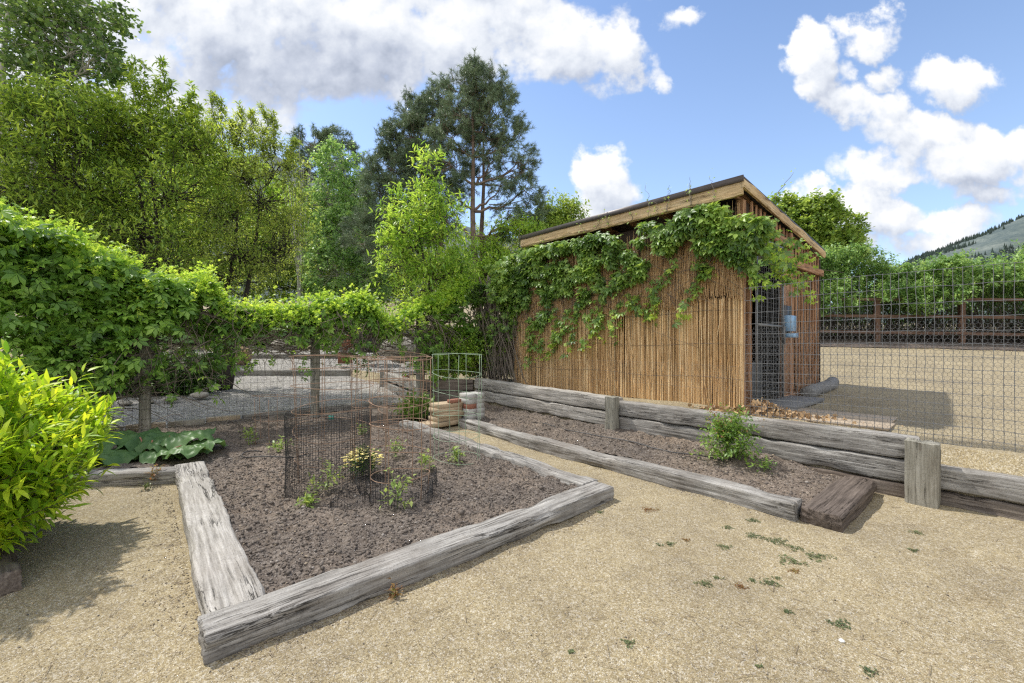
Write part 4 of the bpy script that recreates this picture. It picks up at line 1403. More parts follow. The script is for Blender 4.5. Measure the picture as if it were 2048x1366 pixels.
# fruit trees
FT = dict(nsub=46, ntw=8, twl=.5, nlf=7, up=.55, subr=.24)
Y = 10.0
tree('fruit_tree', 'dense green fruit tree at the far end of the row, behind the highest vines', 'tree', base_at(60, Y), [at(90, 260, Y), at(160, 300, Y)],
     [lobe(40, 290, Y, 100, 80), lobe(140, 250, Y, 90, 70), lobe(20, 380, Y, 110, 90), lobe(150, 360, Y, 90, 90), lobe(90, 450, Y, 130, 70), lobe(-80, 350, Y, 100, 120)],
     M['fruit'], M['bark_dark'], LANCE, .155, group='fruit trees behind the vine fence', tr=.12,
     extra=shoots([at(u, 300, Y) for u in (30, 80, 110, 150, 200, 60)], [at(u, v, Y) for u, v in ((40, 190), (95, 165), (120, 185), (165, 175), (225, 200), (60, 210))], .145, 45, LANCE), **FT)
Y = 10.8
tree('fruit_tree', 'dark trunked fruit tree with tall upright shoots, second in the row', 'tree', base_at(285, Y), [at(263, 330, Y), at(300, 335, Y), at(215, 330, Y)],
     [lobe(300, 290, Y, 75, 55, w=.7), lobe(350, 370, Y, 95, 75), lobe(220, 380, Y, 80, 85), lobe(290, 450, Y, 110, 70), lobe(190, 270, Y, 50, 60, w=.6), lobe(390, 290, Y, 30, 45, w=.3), lobe(330, 520, Y, 140, 50)],
     M['fruit'], M['bark_dark'], LANCE, .155, group='fruit trees behind the vine fence', tr=.15,
     extra=shoots([at(u, v, Y) for u, v in ((270, 300), (285, 300), (320, 300), (335, 310), (365, 300), (300, 310), (345, 300), (250, 290), (380, 300), (230, 300), (310, 290), (290, 280))],
                  [at(u, v, Y) for u, v in ((262, 118), (290, 135), (328, 118), (345, 165), (385, 172), (300, 200), (368, 210), (240, 175), (395, 215), (215, 190), (318, 160), (275, 170))], .145, 70, LANCE), **FT)
Y = 12.0
tree('fruit_tree', 'olive green fruit tree with leaning limb, third in the row', 'tree', base_at(440, Y), [at(470, 400, Y), at(520, 380, Y)],
     [lobe(470, 320, Y, 75, 60, w=.8), lobe(430, 420, Y, 70, 70, w=.9), lobe(530, 400, Y, 70, 70, w=.9), lobe(480, 500, Y, 120, 60), lobe(570, 490, Y, 50, 70, w=.7), lobe(560, 330, Y, 35, 40, w=.4), lobe(430, 545, Y, 110, 40)],
     M['fruit2'], M['bark_dark'], LANCE, .12, group='fruit trees behind the vine fence', tr=.13,
     extra=shoots([at(u, v, Y) for u, v in ((430, 300), (450, 300), (480, 310), (500, 300), (525, 310), (545, 320), (415, 320), (470, 300), (400, 330), (575, 340))],
                  [at(u, v, Y) for u, v in ((425, 188), (440, 195), (483, 208), (505, 225), (528, 212), (548, 228), (412, 245), (465, 240), (395, 270), (590, 285))], .12, 80, LANCE), **FT)
# lighter shrubs filling behind
for i, (u, Y, lob, lm, lab) in enumerate((
        (300, 27, [lobe(330, 330, 27, 120, 70, w=1.2), lobe(200, 400, 27, 150, 90), lobe(460, 380, 27, 90, 80), lobe(380, 500, 27, 200, 70, w=1.3)], 'bright', 'tall sunny tree in the gap between the second and third fruit trees'),
        (730, 28, [lobe(740, 520, 28, 90, 70), lobe(640, 450, 28, 70, 60), lobe(820, 560, 28, 110, 60), lobe(560, 440, 28, 60, 60, w=.7)], 'fruit', 'green thicket tree behind the birch and the young tree'),
        (420, 26, [lobe(360, 400, 26, 110, 110), lobe(480, 440, 26, 120, 110), lobe(600, 470, 26, 90, 90), lobe(260, 500, 26, 140, 90)], 'bright', 'sunlit yellow green tree glimpsed behind the fruit trees'),
        (120, 16, [lobe(60, 450, 16, 160, 130), lobe(220, 500, 16, 150, 90), lobe(-120, 420, 16, 160, 150)], 'fruit', 'dark leafy tree filling the gap behind the first fruit tree'),
        (620, 27, [lobe(600, 520, 27, 90, 60), lobe(700, 560, 27, 100, 50), lobe(540, 560, 27, 90, 50)], 'fruit2', 'olive shrub low behind the birch'))):
    tree('leafy_tree', lab, 'tree', base_at(u, Y), [lob[0][0]], lob, M[lm], M['bark_dark'], LEAF, .22, nsub=90, ntw=10, twl=.8, nlf=7, up=.3, tr=.1)
# birch
Y = 22.0
tree('birch_tree', 'slender silvery birch between the bare stems and the bright young tree', 'tree', base_at(690, Y), [at(680, 300, Y)],
     [lobe(675, 330, Y, 38, 40, w=.5), lobe(670, 400, Y, 50, 55, w=.8), lobe(700, 470, Y, 60, 60), lobe(670, 540, Y, 62, 55), lobe(735, 560, Y, 40, 40, w=.6), lobe(715, 385, Y, 25, 40, w=.4), lobe(650, 480, Y, 28, 50, w=.5)],
     M['birch'], M['bark_white'], LEAF_R, .125, nsub=70, ntw=9, twl=.52, nlf=8, up=-.3, tr=.06, droop=.4)
# bare pale sapling
e = empty('bare_sapling', base_at(600, 22), 'bare white twiggy sapling beside the birch', 'tree')
bb = Buf()
for k in range(15):
    t = np.linspace(0, 1, 8)[:, None]
    tp = at(598 + RNG.uniform(-42, 42), 255 + RNG.uniform(0, 110), 22 + RNG.uniform(-.3, .3))
    pts = base_at(600, 22) * (1 - t) + tp * t
    pts[:, 0] += (np.abs(pts[:, 0] - pts[0, 0])) * 0
    pts[1:] = pts[1:] + RNG.normal(size=(7, 3)) * .05
    pts[1:-1, 0] = pts[0, 0] + (tp[0] - pts[0, 0]) * (t[1:-1, 0] ** 2.2)
    poly(bb, pts, np.linspace(.03, .006, 8), 5)
    A = pts[4:-1]; A = np.repeat(A, 4, 0)
    B = A + (rdir(len(A), 1.1)) * RNG.uniform(.15, .5, (len(A), 1))
    sticks(bb, A, B, .006, .003, 3)
bb.build('stem', M['bark_white'], e)
# bright young trees
Y = 10.3
tree('young_tree', 'bright yellow green young tree standing before the pines', 'tree', base_at(845, Y), [at(850, 350, Y), at(885, 400, Y)],
     [lobe(852, 350, Y, 16, 34, w=.35), lobe(858, 420, Y, 40, 40, w=.6), lobe(820, 470, Y, 45, 45, w=.7), lobe(890, 460, Y, 32, 55, w=.8), lobe(860, 520, Y, 58, 45, w=.9), lobe(800, 530, Y, 38, 45, w=.6), lobe(905, 540, Y, 30, 45, w=.6), lobe(780, 430, Y, 15, 40, w=.25), lobe(850, 580, Y, 70, 28, w=.6), lobe(792, 400, Y, 10, 25, w=.12)],
     M['bright'], M['bark'], LANCE, .165, nsub=30, ntw=7, twl=.36, nlf=6, up=.5, tr=.05, subr=.2)
# shrubs between pines and shed
for (u, Y, lob, lm, lab) in (
        (990, 16, [lobe(960, 540, 16, 70, 50), lobe(1040, 500, 16, 60, 50), lobe(1010, 560, 16, 70, 50)], 'bright', 'sunny shrub behind the shed end of the vine fence'),
        (1110, 17, [lobe(1085, 455, 17, 30, 28, w=.5), lobe(1118, 430, 17, 26, 30, w=.5), lobe(1145, 440, 17, 20, 26, w=.4), lobe(1100, 480, 17, 60, 30)], 'maple', 'young green tree top showing above the shed roof'),
        (900, 25, [lobe(900, 560, 25, 90, 50), lobe(820, 570, 25, 90, 40), lobe(1000, 470, 25, 50, 30, w=.4)], 'fruit2', 'green shrub low behind the pine trunks')):
    tree('leafy_shrub', lab, 'shrub', base_at(u, Y), [lob[0][0]], lob, M[lm], M['bark'], LEAF, .15, nsub=70, ntw=9, twl=.5, nlf=7, up=.4, tr=.06)

# pines
PN = dict(ntw=5, twl=.30, nlf=3, lf0=.3, up=.45, subr=.18, upn=.3, out=.35, twr=.008)
Y = 16.0
tree('pine_tree', 'tallest pine with bare lower trunk and open branches', 'tree', base_at(958, Y), [at(948, 158, Y)],
     [lobe(935, 175, Y, 42, 36, w=.8), lobe(985, 185, Y, 42, 34, w=.7), lobe(925, 225, Y, 48, 36, w=.9), lobe(995, 235, Y, 46, 30, w=.65), lobe(905, 275, Y, 44, 32, w=.8), lobe(1020, 275, Y, 36, 24, w=.4), lobe(965, 265, Y, 42, 28, w=.5),
      lobe(1035, 325, Y, 40, 22, w=.42), lobe(895, 325, Y, 44, 26, w=.6), lobe(985, 322, Y, 26, 18, w=.2), lobe(1050, 380, Y, 36, 22, w=.42), lobe(1000, 375, Y, 24, 14, w=.14), lobe(905, 375, Y, 34, 22, w=.35),
      lobe(1062, 425, Y, 22, 20, w=.25), lobe(1020, 430, Y, 34, 16, w=.25), lobe(900, 420, Y, 30, 18, w=.25), lobe(990, 470, Y, 26, 14, w=.12), lobe(948, 150, Y, 24, 20, w=.35), lobe(1000, 165, Y, 20, 20, w=.25)],
     M['pine'], M['bark_pine'], NEEDLE, .21, nsub=33, tr=.17, group='pines behind the garden', **PN)
Y = 16.6
tree('pine_tree', 'second pine trunk rising close beside the tallest pine', 'tree', base_at(976, Y), [at(968, 235, Y)],
     [lobe(975, 300, Y + .6, 34, 24, w=.3), lobe(950, 345, Y + .8, 34, 22, w=.25), lobe(1020, 355, Y + .6, 26, 16, w=.15), lobe(940, 245, Y + .8, 36, 28, w=.4)],
     M['pine'], M['bark_pine'], NEEDLE, .21, nsub=40, tr=.16, group='pines behind the garden', **PN)
Y = 17.5
tree('pine_tree', 'broad dense dark pine leaning away from the tallest pine', 'tree', base_at(870, Y), [at(880, 190, Y)],
     [lobe(880, 195, Y, 24, 30, w=.5), lobe(868, 235, Y, 34, 32, w=.7), lobe(820, 225, Y, 22, 32, w=.5), lobe(825, 275, Y, 44, 38, w=1), lobe(776, 285, Y, 18, 34, w=.4), lobe(785, 335, Y, 38, 36, w=.8), lobe(850, 330, Y, 50, 40, w=1),
      lobe(755, 385, Y, 32, 36, w=.6), lobe(820, 390, Y, 50, 40, w=1), lobe(770, 440, Y, 44, 34, w=.8), lobe(880, 390, Y, 30, 34, w=.5), lobe(740, 345, Y, 14, 26, w=.2), lobe(850, 450, Y, 60, 34, w=.8), lobe(730, 470, Y, 40, 40, w=.6), lobe(790, 500, Y, 70, 40, w=.8)],
     M['pine'], M['bark_pine'], NEEDLE, .21, nsub=46, tr=.16, group='pines behind the garden', **PN)
Y = 24
tree('pine_tree', 'smallest looking pine, farther off behind the birch', 'tree', base_at(640, Y), [at(645, 258, Y)],
     [lobe(628, 290, Y, 34, 26, w=.7), lobe(672, 285, Y, 26, 24, w=.5), lobe(650, 330, Y, 50, 34, w=.9), lobe(700, 310, Y, 20, 24, w=.35), lobe(600, 330, Y, 22, 26, w=.4), lobe(660, 390, Y, 60, 40, w=.8), lobe(720, 370, Y, 22, 34, w=.4)],
     M['pine'], M['bark_pine'], NEEDLE, .24, nsub=46, tr=.15, group='pines behind the garden', **PN)
# round tree beyond the shed
Y = 24
tree('round_tree', 'round leafy green tree beyond the shed roof', 'tree', base_at(1640, Y), [at(1635, 450, Y)],
     [lobe(1590, 440, Y, 48, 34, w=.8), lobe(1630, 425, Y, 44, 26, w=.7), lobe(1600, 470, Y, 60, 32), lobe(1670, 460, Y, 40, 32, w=.8), lobe(1650, 490, Y, 60, 26), lobe(1690, 490, Y, 30, 20, w=.5), lobe(1560, 420, Y, 30, 20, w=.4), lobe(1620, 530, Y, 80, 40)],
     M['maple'], M['bark'], LEAF_R, .17, nsub=60, ntw=9, twl=.45, nlf=8, up=.3, tr=.13)

# hedge behind the rail fence
hd = empty('hedge', (14, 17.2, 1.5), 'long feathery green hedge growing behind and through the rail fence', 'hedge')
cb, br = Buf(), Buf()
nH = np.array([-dF[1], dF[0], 0])
n = 9500
q = RNG.uniform(-3.5, LF + 4, n)
htop = 3.2 + .35 * np.sin(q * .7) + .25 * np.sin(q * 1.9 + 1) + .3 * np.clip((q - 6) / 6, 0, 1)
hz_ = RNG.random(n) ** .75
zz = .95 + hz_ * (htop - .95)
dep = np.where(fbm(q * .8, hz_ * 3, 0, 2, 61) > .47, np.where(RNG.random(n) < .55, RNG.uniform(-1.65, -1.1, n), RNG.uniform(-.9, .5, n)), RNG.uniform(-.55, 1.3, n)) * (1 - .35 * hz_)
P = fa[None] + dF[None] * q[:, None] + nH[None] * (1.0 + dep)[:, None]
P[:, 2] = gz(P[:, 0], P[:, 1]) + zz
Q = P + unit(rdir(n) * .8 + UPZ * .8 - nH * .25) * RNG.uniform(.25, .6, (n, 1))
thin = (zz > 1.55 + .55 * (fbm(q * .9, zz * 1.2, 0, 2, 5) - .5)) | (fbm(q * 1.1, zz * 1.1, 0, 2, 44) > .53)
leaves_on(cb, P[thin], Q[thin], 17, 0, 1, .135, LEAF, out=.9)
sticks(br, P[thin], Q[thin], .005, .002, 3)
n = 4500
q = RNG.uniform(-3.5, LF + 4, n)
P = fa[None] + dF[None] * q[:, None] + nH[None] * RNG.uniform(1.9, 3.2, n)[:, None]
P[:, 2] = gz(P[:, 0], P[:, 1]) + RNG.uniform(0, 2.6, n)
leaves_on(cb, P, P + rdir(n, .5) * .45, 12, 0, 1, .15, LEAF, out=.9)
n = 2600
q = RNG.uniform(-3, LF + 3, n)
A = fa[None] + dF[None] * q[:, None] + nH[None] * RNG.uniform(.3, 1.9, n)[:, None]
A[:, 2] = gz(A[:, 0], A[:, 1])
B = A + unit(rdir(n) * .45 + UPZ * 1.0) * RNG.uniform(.8, 2.3, (n, 1))
sticks(br, A, B, .011, .004, 4)
A2 = A + (B - A) * RNG.random((n, 1)); B2 = A2 + rdir(n, .2) * RNG.uniform(.2, .7, (n, 1))
sticks(br, A2, B2, .006, .002, 3)
cb.build('foliage', M['hedge'], hd)
br.build('stems', simple_mat('dark twig', (0.09, 0.072, 0.058), .9, var=.5, island=.6), hd)


# ------------------------------------------------------------------ creeper on the back fence
TT = [-9.5, -8, -6.86, -5.95, -5.3, -4.46, -3.6, -3.05, -2.0, -.87, -.1, .6]
TOPZ = [3.15, 3.15, 3.0, 2.78, 2.55, 2.28, 2.16, 2.30, 2.10, 2.26, 2.5, 3.0]
BOTZ = [.1, .15, .35, .80, 1.35, 1.58, 1.82, 1.85, 1.72, 1.65, 1.3, 1.0]


def crest(t):
    t = np.asarray(t, float)
    return np.interp(t, TT, TOPZ) + .34 * (fbm(t * 1.9, t * 0, 0, 3, 6) - .5) * 2 - .05


def vine_on_fence(name, label, t0, t1, nleaf, nyoung, nspray, ntwig, thick):
    e = empty(name, ST(7.87, (t0 + t1) / 2, 0), label, 'vine', 'creeper growing along the wire fence')
    lb, yb, wb = Buf(), Buf(), Buf()
    t = RNG.uniform(t0, t1, nleaf)
    top = crest(t)
    bot = np.interp(t, TT, BOTZ) + .5 * (fbm(t * 1.8, t * 0, 0, 3, 16) - .5) * 2
    f = 1 - RNG.random(nleaf) ** 1.35
    z = bot + (top - bot) * f
    th = thick(t) * (1 - .35 * f)
    so = RNG.normal(size=nleaf) * .5
    so = np.where(np.abs(so) > 1, np.sign(so) * RNG.random(nleaf), so)
    dens_ = fbm(t * 2.2, z * 2.2, 0, 2, 77) * .6 + fbm(t * 5.5, z * 5.5, so * 3, 2, 78) * .4
    keep = dens_ > (.585 - .33 * f - .08 * np.clip((-5.0 - t) * 2, 0, 1) - .15 * np.clip(-6.3 - t, 0, 1))
    t, z, so, th, f = t[keep], z[keep], so[keep], th[keep], f[keep]
    P = W0[None] + D_S[None] * (7.85 + so * th)[:, None] + D_T[None] * t[:, None] + UPZ[None] * z[:, None]
    n = len(P)
    outw = D_S[None] * np.sign(so)[:, None] * .5 + UPZ * .9
    ax = unit(rdir(n) * .8 + D_S * np.sign(so)[:, None] * .5 - UPZ * .35)
    scatter(lb, PALM, P, ax, outw + rdir(n) * .55, RNG.uniform(.10, .185, n))
    # hanging sprays
    for k in range(nspray):
        tq = RNG.uniform(t0, t1)
        zb = np.interp(tq, TT, BOTZ) + RNG.uniform(0, .3)
        L = RNG.uniform(.3, 1.1) * min(1, zb / 1.4)
        m = 8
        g = np.linspace(0, 1, m)
        fr = -1 if RNG.random() < .75 else 1
        p = ST(7.85 + fr * RNG.uniform(.05, .4), tq, zb)[None] + D_T[None] * (g * RNG.normal() * .3)[:, None] - UPZ[None] * (g * L)[:, None] + D_S[None] * (fr * .12 * np.sin(g * 2.5))[:, None]
        poly(wb, p, .0035, 3)
        nn_ = int(L * 16)
        gg = RNG.random(nn_)
        pp = np.stack([np.interp(gg, g, p[:, i]) for i in range(3)], 1) + RNG.normal(size=(nn_, 3)) * .035
        if RNG.random() < .7:
            scatter(lb, PALM, pp, unit(rdir(nn_) - UPZ * .5), rdir(nn_) + UPZ * .8 - D_S * .6, RNG.uniform(.08, .14, nn_))
    # upright young tips along the crest
    t = RNG.uniform(t0, t1, nyoung)
    top = crest(t)
    so = RNG.normal(size=nyoung) * .2
    A = W0[None] + D_S[None] * (7.85 + so)[:, None] + D_T[None] * t[:, None] + UPZ[None] * (top - .12 - so ** 2)[:, None]
    B = A + unit(rdir(nyoung) * .7 + UPZ * .9) * RNG.uniform(.1, .42, (nyoung, 1)) * (RNG.random((nyoung, 1)) * .9 + .4)
    sticks(yb, A, B, .0025, .0012, 3)
    leaves_on(yb, A, B, 5, .1, 1, .062, PALM, out=.9, upn=.6, droop=-.1)
    # tangle of bare stems
    for k in range(ntwig):
        tq = RNG.uniform(t0, t1)
        zb = np.interp(tq, TT, BOTZ); zt = np.interp(tq, TT, TOPZ)
        m = 9
        g = np.linspace(0, 1, m)
        kind = RNG.random()
        z0 = RNG.uniform(max(.2, zb - .6), zt - .3)
        L = RNG.uniform(.4, 1.5)
        if kind < .65:      # arching along the fence
            sgn = 1 if RNG.random() < .5 else -1
            p = ST(7.85 + RNG.normal() * .12, tq, z0)[None] + D_T[None] * (sgn * g * L)[:, None] + UPZ[None] * (-.5 * L * (g ** 2) * RNG.uniform(-.3, 1.0) + .10 * np.sin(g * 5 + k))[:, None] + D_S[None] * (.12 * np.sin(g * 4 + k))[:, None]
        else:               # hanging loop
            p = ST(7.85 - RNG.uniform(0, .35), tq, min(zt - .2, zb + .5))[None] + D_T[None] * (RNG.normal() * .35 * g + .12 * np.sin(g * 6 + k))[:, None] - UPZ[None] * (g * min(L, zb + .3) * .9)[:, None] + D_S[None] * (-.1 * np.sin(g * 3))[:, None]
        p[:, 2] = np.maximum(p[:, 2], .03)
        poly(wb, p, np.linspace(RNG.uniform(.004, .012), .003, m), 4)
    # thick old arms along the top wire and up the posts
    for k in range(int(abs(t1 - t0) * 2.2)):
        tq = RNG.uniform(t0, t1 - .5); m = 14
        g = np.linspace(0, 1, m)
        zt = np.interp(tq + g * 1.4, TT, TOPZ)
        p = W0[None] + D_S[None] * (7.85 + .1 * np.sin(g * 5 + k))[:, None] + D_T[None] * (tq + g * 1.4)[:, None] + UPZ[None] * (np.minimum(zt - .35, 2.2) - .15 + .1 * np.sin(g * 7 + k * 2))[:, None]
        poly(wb, p, RNG.uniform(.010, .022), 5)
    wb.build('stems', M['vine_wood'], e, smooth=False)
    lb.build('leaves', M['vine'], e)
    yb.build('young_shoots', M['vine_young'], e)
    return e


vine_on_fence('creeper_vine', 'thick high mass of creeper rising toward the frame edge above the yellow green shrub', -9.3, -4.9, 11500, 2300, 80, 380, lambda t: .75 + .25 * np.clip(-6 - t, 0, 1))
vine_on_fence('creeper_vine', 'thinner creeper canopy trained along the post tops to the shed', -4.9, .35, 3900, 1900, 90, 300, lambda t: .36 + 0 * t)

# creeper on the shed
sv = empty('creeper_vine', SHP(2.5, -.2, .5), 'glossy creeper spilling over the reed front of the shed', 'vine')
lb, yb, wb = Buf(), Buf(), Buf()
n = 8200
U_ = RNG.uniform(-.35, LS + .45, n)
upper = np.full(n, 3.50)
frac = U_ / LS
# lower edge of the thick growth along the front, near corner = 0
LS_S = np.array([-.4, 0, .35, .7, 1.1, 1.6, 2.1, 2.6, 3.1, 3.6, 4.0, 4.4, 4.8, 5.5])
LOWZ = np.array([2.9, 2.65, 2.75, 2.62, 2.35, 2.62, 2.45, 2.2, 2.1, 2.25, 1.75, 1.95, 1.5, 1.1])
low = np.interp(U_, LS_S, LOWZ) + (fbm(U_ * 2.5, U_ * 0, 0, 3, 8) - .5) * .5
UP_S = [-.4, .1, .5, .9, 1.5, 2.5, 3.5, 4.4, 5.5]
UPZ_ = [3.1, 3.42, 3.50, 3.45, 3.44, 3.46, 3.46, 3.5, 3.3]
z = low + (np.interp(U_, UP_S, UPZ_) - low) * (1 - RNG.random(n) ** 1.15)
d2 = fbm(U_ * 2.2, z * 2.2, 0, 2, 51)
hole = fbm(U_ * 1.1 + 9, z * 1.3, 0, 2, 91)
keep = (d2 > np.where(U_ > 1.5, .36, .38)) & (fbm(U_ * 5, z * 5, 0, 2, 53) > .40) & ((hole > .38) | (z > np.interp(U_, LS_S, LOWZ) + .55))
U_, z = U_[keep], z[keep]
n = len(U_)
offt = -.10 - RNG.random(n) * (.14 + .16 * np.clip(z - 2.4, 0, 1))
P = SH0[None] + D_S[None] * U_[:, None] + D_T[None] * offt[:, None] + UPZ[None] * z[:, None]
scatter(lb, PALM, P, unit(rdir(n) * .7 - UPZ * .55 - D_T * .35), rdir(n) * .45 - D_T * .55 + UPZ * .65, RNG.uniform(.10, .17, n))


def trail(p0, dirv, L, nl, young=.2, size=.135, sag=.25, wob=.06):
    m = 14
    g = np.linspace(0, 1, m)
    d = unit(np.asarray(dirv, float))
    p = np.asarray(p0)[None] + d[None] * (g * L)[:, None] - UPZ[None] * (sag * L * g ** 2)[:, None]
    w_ = (np.cumsum(RNG.normal(size=m)) * wob * .3)
    p = p + np.cross(d, D_T)[None] * w_[:, None]
    poly(wb, p, np.linspace(.006, .002, m), 4)
    gg = RNG.random(nl)
    pp = np.stack([np.interp(gg, g, p[:, i]) for i in range(3)], 1) + RNG.normal(size=(nl, 3)) * .045 - D_T * .02
    yo = RNG.random(nl) < young + .5 * (gg > .8)
    ax = unit(rdir(nl) * .7 - UPZ * .5 - D_T * .3); nr = rdir(nl) * .4 - D_T * .6 + UPZ * .6
    sc = RNG.uniform(.7, 1.1, nl) * size
    scatter(lb, PALM, pp[~yo], ax[~yo], nr[~yo], sc[~yo])
    scatter(yb, PALM, pp[yo], ax[yo], nr[yo], sc[yo] * .7)


for (s, z, ds, dz, L, nl) in ((.25, 2.8, -.55, -.35, .75, 40), (.1, 3.1, -.45, -.2, .7, 45), (0.0, 2.8, -.4, -.8, .6, 35), (.4, 2.75, .5, -.6, .9, 34), (.9, 2.7, .7, -.7, .8, 30), (1.3, 2.5, .2, -1, .5, 24), (2.0, 2.6, .4, -1, .55, 24), (2.35, 2.45, .3, -1, .8, 30), (2.4, 2.0, .6, -.7, .7, 22), (2.9, 2.3, .5, -1, .9, 34), (3.2, 2.1, .5, -.8, .9, 30), (3.5, 2.2, .2, -1, .8, 30), (3.9, 2.0, .3, -1, .8, 36), (1.6, 2.3, .5, -.3, .5, 12), (2.1, 1.95, .1, -1, .4, 10), (4.3, 2.0, .2, -1, .8, 40), (2.8, 2.0, -.6, -.35, .5, 14), (1.9, 2.25, -.6, -.3, .45, 14), (3.3, 1.7, .7, -.4, .6, 20), (.6, 3.0, -.3, -1, .5, 30)):
    trail(SHP(s, -.14, z), D_S * ds + UPZ * dz, L, nl)
# sprays swinging past the near corner over the door
for (t, z, L, nl) in ((.15, 3.1, .9, 50), (.25, 2.9, .8, 45), (.1, 2.75, 1.05, 52), (.4, 3.2, .7, 30), (.0, 3.0, .6, 34), (.5, 2.8, .8, 36)):
    trail(SHP(-.18, t - .25, z), D_T * .65 - D_S * .45 - UPZ * .35, L, nl, young=.45, size=.115)
for k in range(14):
    s = RNG.uniform(.2, LS - .3)
    trail(SHP(s, -.28, zroof(-.2) - .05), UPZ * 1 + D_S * RNG.normal() * .4, RNG.uniform(.15, .5), 6, young=.9, size=.045, sag=-.1)
trail(SHP(-.35, .15, 3.5), UPZ * .8 + D_T * .8 - D_S * .1, .55, 8, young=.9, size=.05, sag=-.1)
for k in range(170):
    s = RNG.uniform(.2, LS + .3); zz0 = np.interp(s, LS_S, LOWZ) + RNG.uniform(-.15, .8); m = 8
    g = np.linspace(0, 1, m)
    p = SHP(s, -.12, zz0)[None] + D_S[None] * (RNG.normal() * .5 * g + .06 * np.sin(g * 7 + k))[:, None] - UPZ[None] * (g * RNG.uniform(.1, .8))[:, None] - D_T[None] * (.06 * np.sin(g * 3))[:, None]
    poly(wb, p, .0028, 3)
# heavy skirt at the far end of the shed
n = 2000
U_ = RNG.uniform(LS - .25, LS + 1.15, n)
z = 3.5 - RNG.random(n) ** .8 * (1.1 + 1.2 * (RNG.random(n) < .35))
z = np.minimum(z, 3.55 - (U_ - LS).clip(0) * .95)
P = SH0[None] + D_S[None] * U_[:, None] + D_T[None] * (-.05 - RNG.random(n) * .55)[:, None] + UPZ[None] * z[:, None]
keep = fbm(U_ * 2, z * 2, 0, 2, 4) > .4
P = P[keep]; n = len(P)
scatter(lb, PALM, P, unit(rdir(n) * .8 - UPZ * .5), rdir(n) * .5 - D_T * .4 + UPZ * .7, RNG.uniform(.08, .145, n))
for k in range(330):
    s = RNG.uniform(LS - .05, LS + 1.1); m = 9
    g = np.linspace(0, 1, m)
    p = SHP(s, -.05 - RNG.random() * .35, RNG.uniform(1.6, 3.0))[None] + D_S[None] * (RNG.normal() * .3 * g + .08 * np.sin(g * 7 + k))[:, None] - UPZ[None] * (g * RNG.uniform(.8, 2.2))[:, None] - D_T[None] * (.12 * np.sin(g * 3 + k))[:, None]
    p[:, 2] = np.maximum(p[:, 2], .62)
    poly(wb, p, RNG.uniform(.004, .011), 4)
for k in range(10):
    s = LS + RNG.uniform(0, .9); m = 12
    g = np.linspace(0, 1, m)
    p = SHP(s, -.1, .5)[None] + D_S[None] * (.25 * np.sin(g * 4 + k) + .2 * g)[:, None] + UPZ[None] * (g * 2.6)[:, None] + D_T[None] * (.1 * np.sin(g * 5 + k * 2))[:, None]
    poly(wb, p, np.linspace(.03, .012, m), 6)
wb.build('stems', M['vine_wood'], sv)
lb.build('leaves', M['shed_vine'], sv)
yb.build('young_shoots', M['vine_young'], sv)

# ------------------------------------------------------------------ yellow green shrub in the corner
bc = np.array([-3.92, 2.80, .62])
pr = empty('privet_shrub', (bc[0], bc[1], 0), 'dense yellow green shrub at the near corner of the path', 'shrub')
lb, wb = Buf(), Buf()
n = 1500
d = rdir(n, .15)
d[:, 2] = np.where(d[:, 2] < -.7, -d[:, 2], d[:, 2])
R_ = np.array([.95, .98, .64])
lump = 1 + .30 * (fbm(d[:, 0] * 2.2 + 5, d[:, 1] * 2.2, d[:, 2] * 2.2, 2, 9) - .5) * 2
tip = bc + d * R_ * lump[:, None] * RNG.uniform(.86, 1.05, (n, 1))
root = bc + d * R_ * .45 - UPZ * .1
dirs = unit(d + UPZ * .45 + rdir(n) * .25)
tip[:, 2] += .06 * RNG.normal(size=n)
A = tip - dirs * .34
sticks(wb, root, A, .004, .003, 4)
sticks(wb, A, tip, .003, .0015, 4)
leaves_on(lb, A, tip, 13, 0, 1.02, .122, LANCE, out=.62, upn=.65, droop=-.12, jit=.006)
n = 500
d = rdir(n, .1)
tip = bc + d * R_ * RNG.uniform(.45, .85, (n, 1)); tip[:, 2] = np.maximum(tip[:, 2], .1)
leaves_on(lb, tip - unit(d + UPZ * .4) * .3, tip, 12, 0, 1, .105, LANCE, out=.8)
for k in range(26):
    a = RNG.uniform(0, 6.28); r = RNG.uniform(.05, .3)
    p0 = np.array([bc[0] + math.cos(a) * r * .5, bc[1] + math.sin(a) * r * .5, 0])
    p1 = bc + np.array([math.cos(a) * r * 2.2, math.sin(a) * r * 2.2, .1])
    poly(wb, [p0, (p0 + p1) / 2 + RNG.normal(size=3) * .03, p1], [.018, .013, .008], 5)
wb.build('stems', M['bark'], pr)
lb.build('leaves', M['privet'], pr)

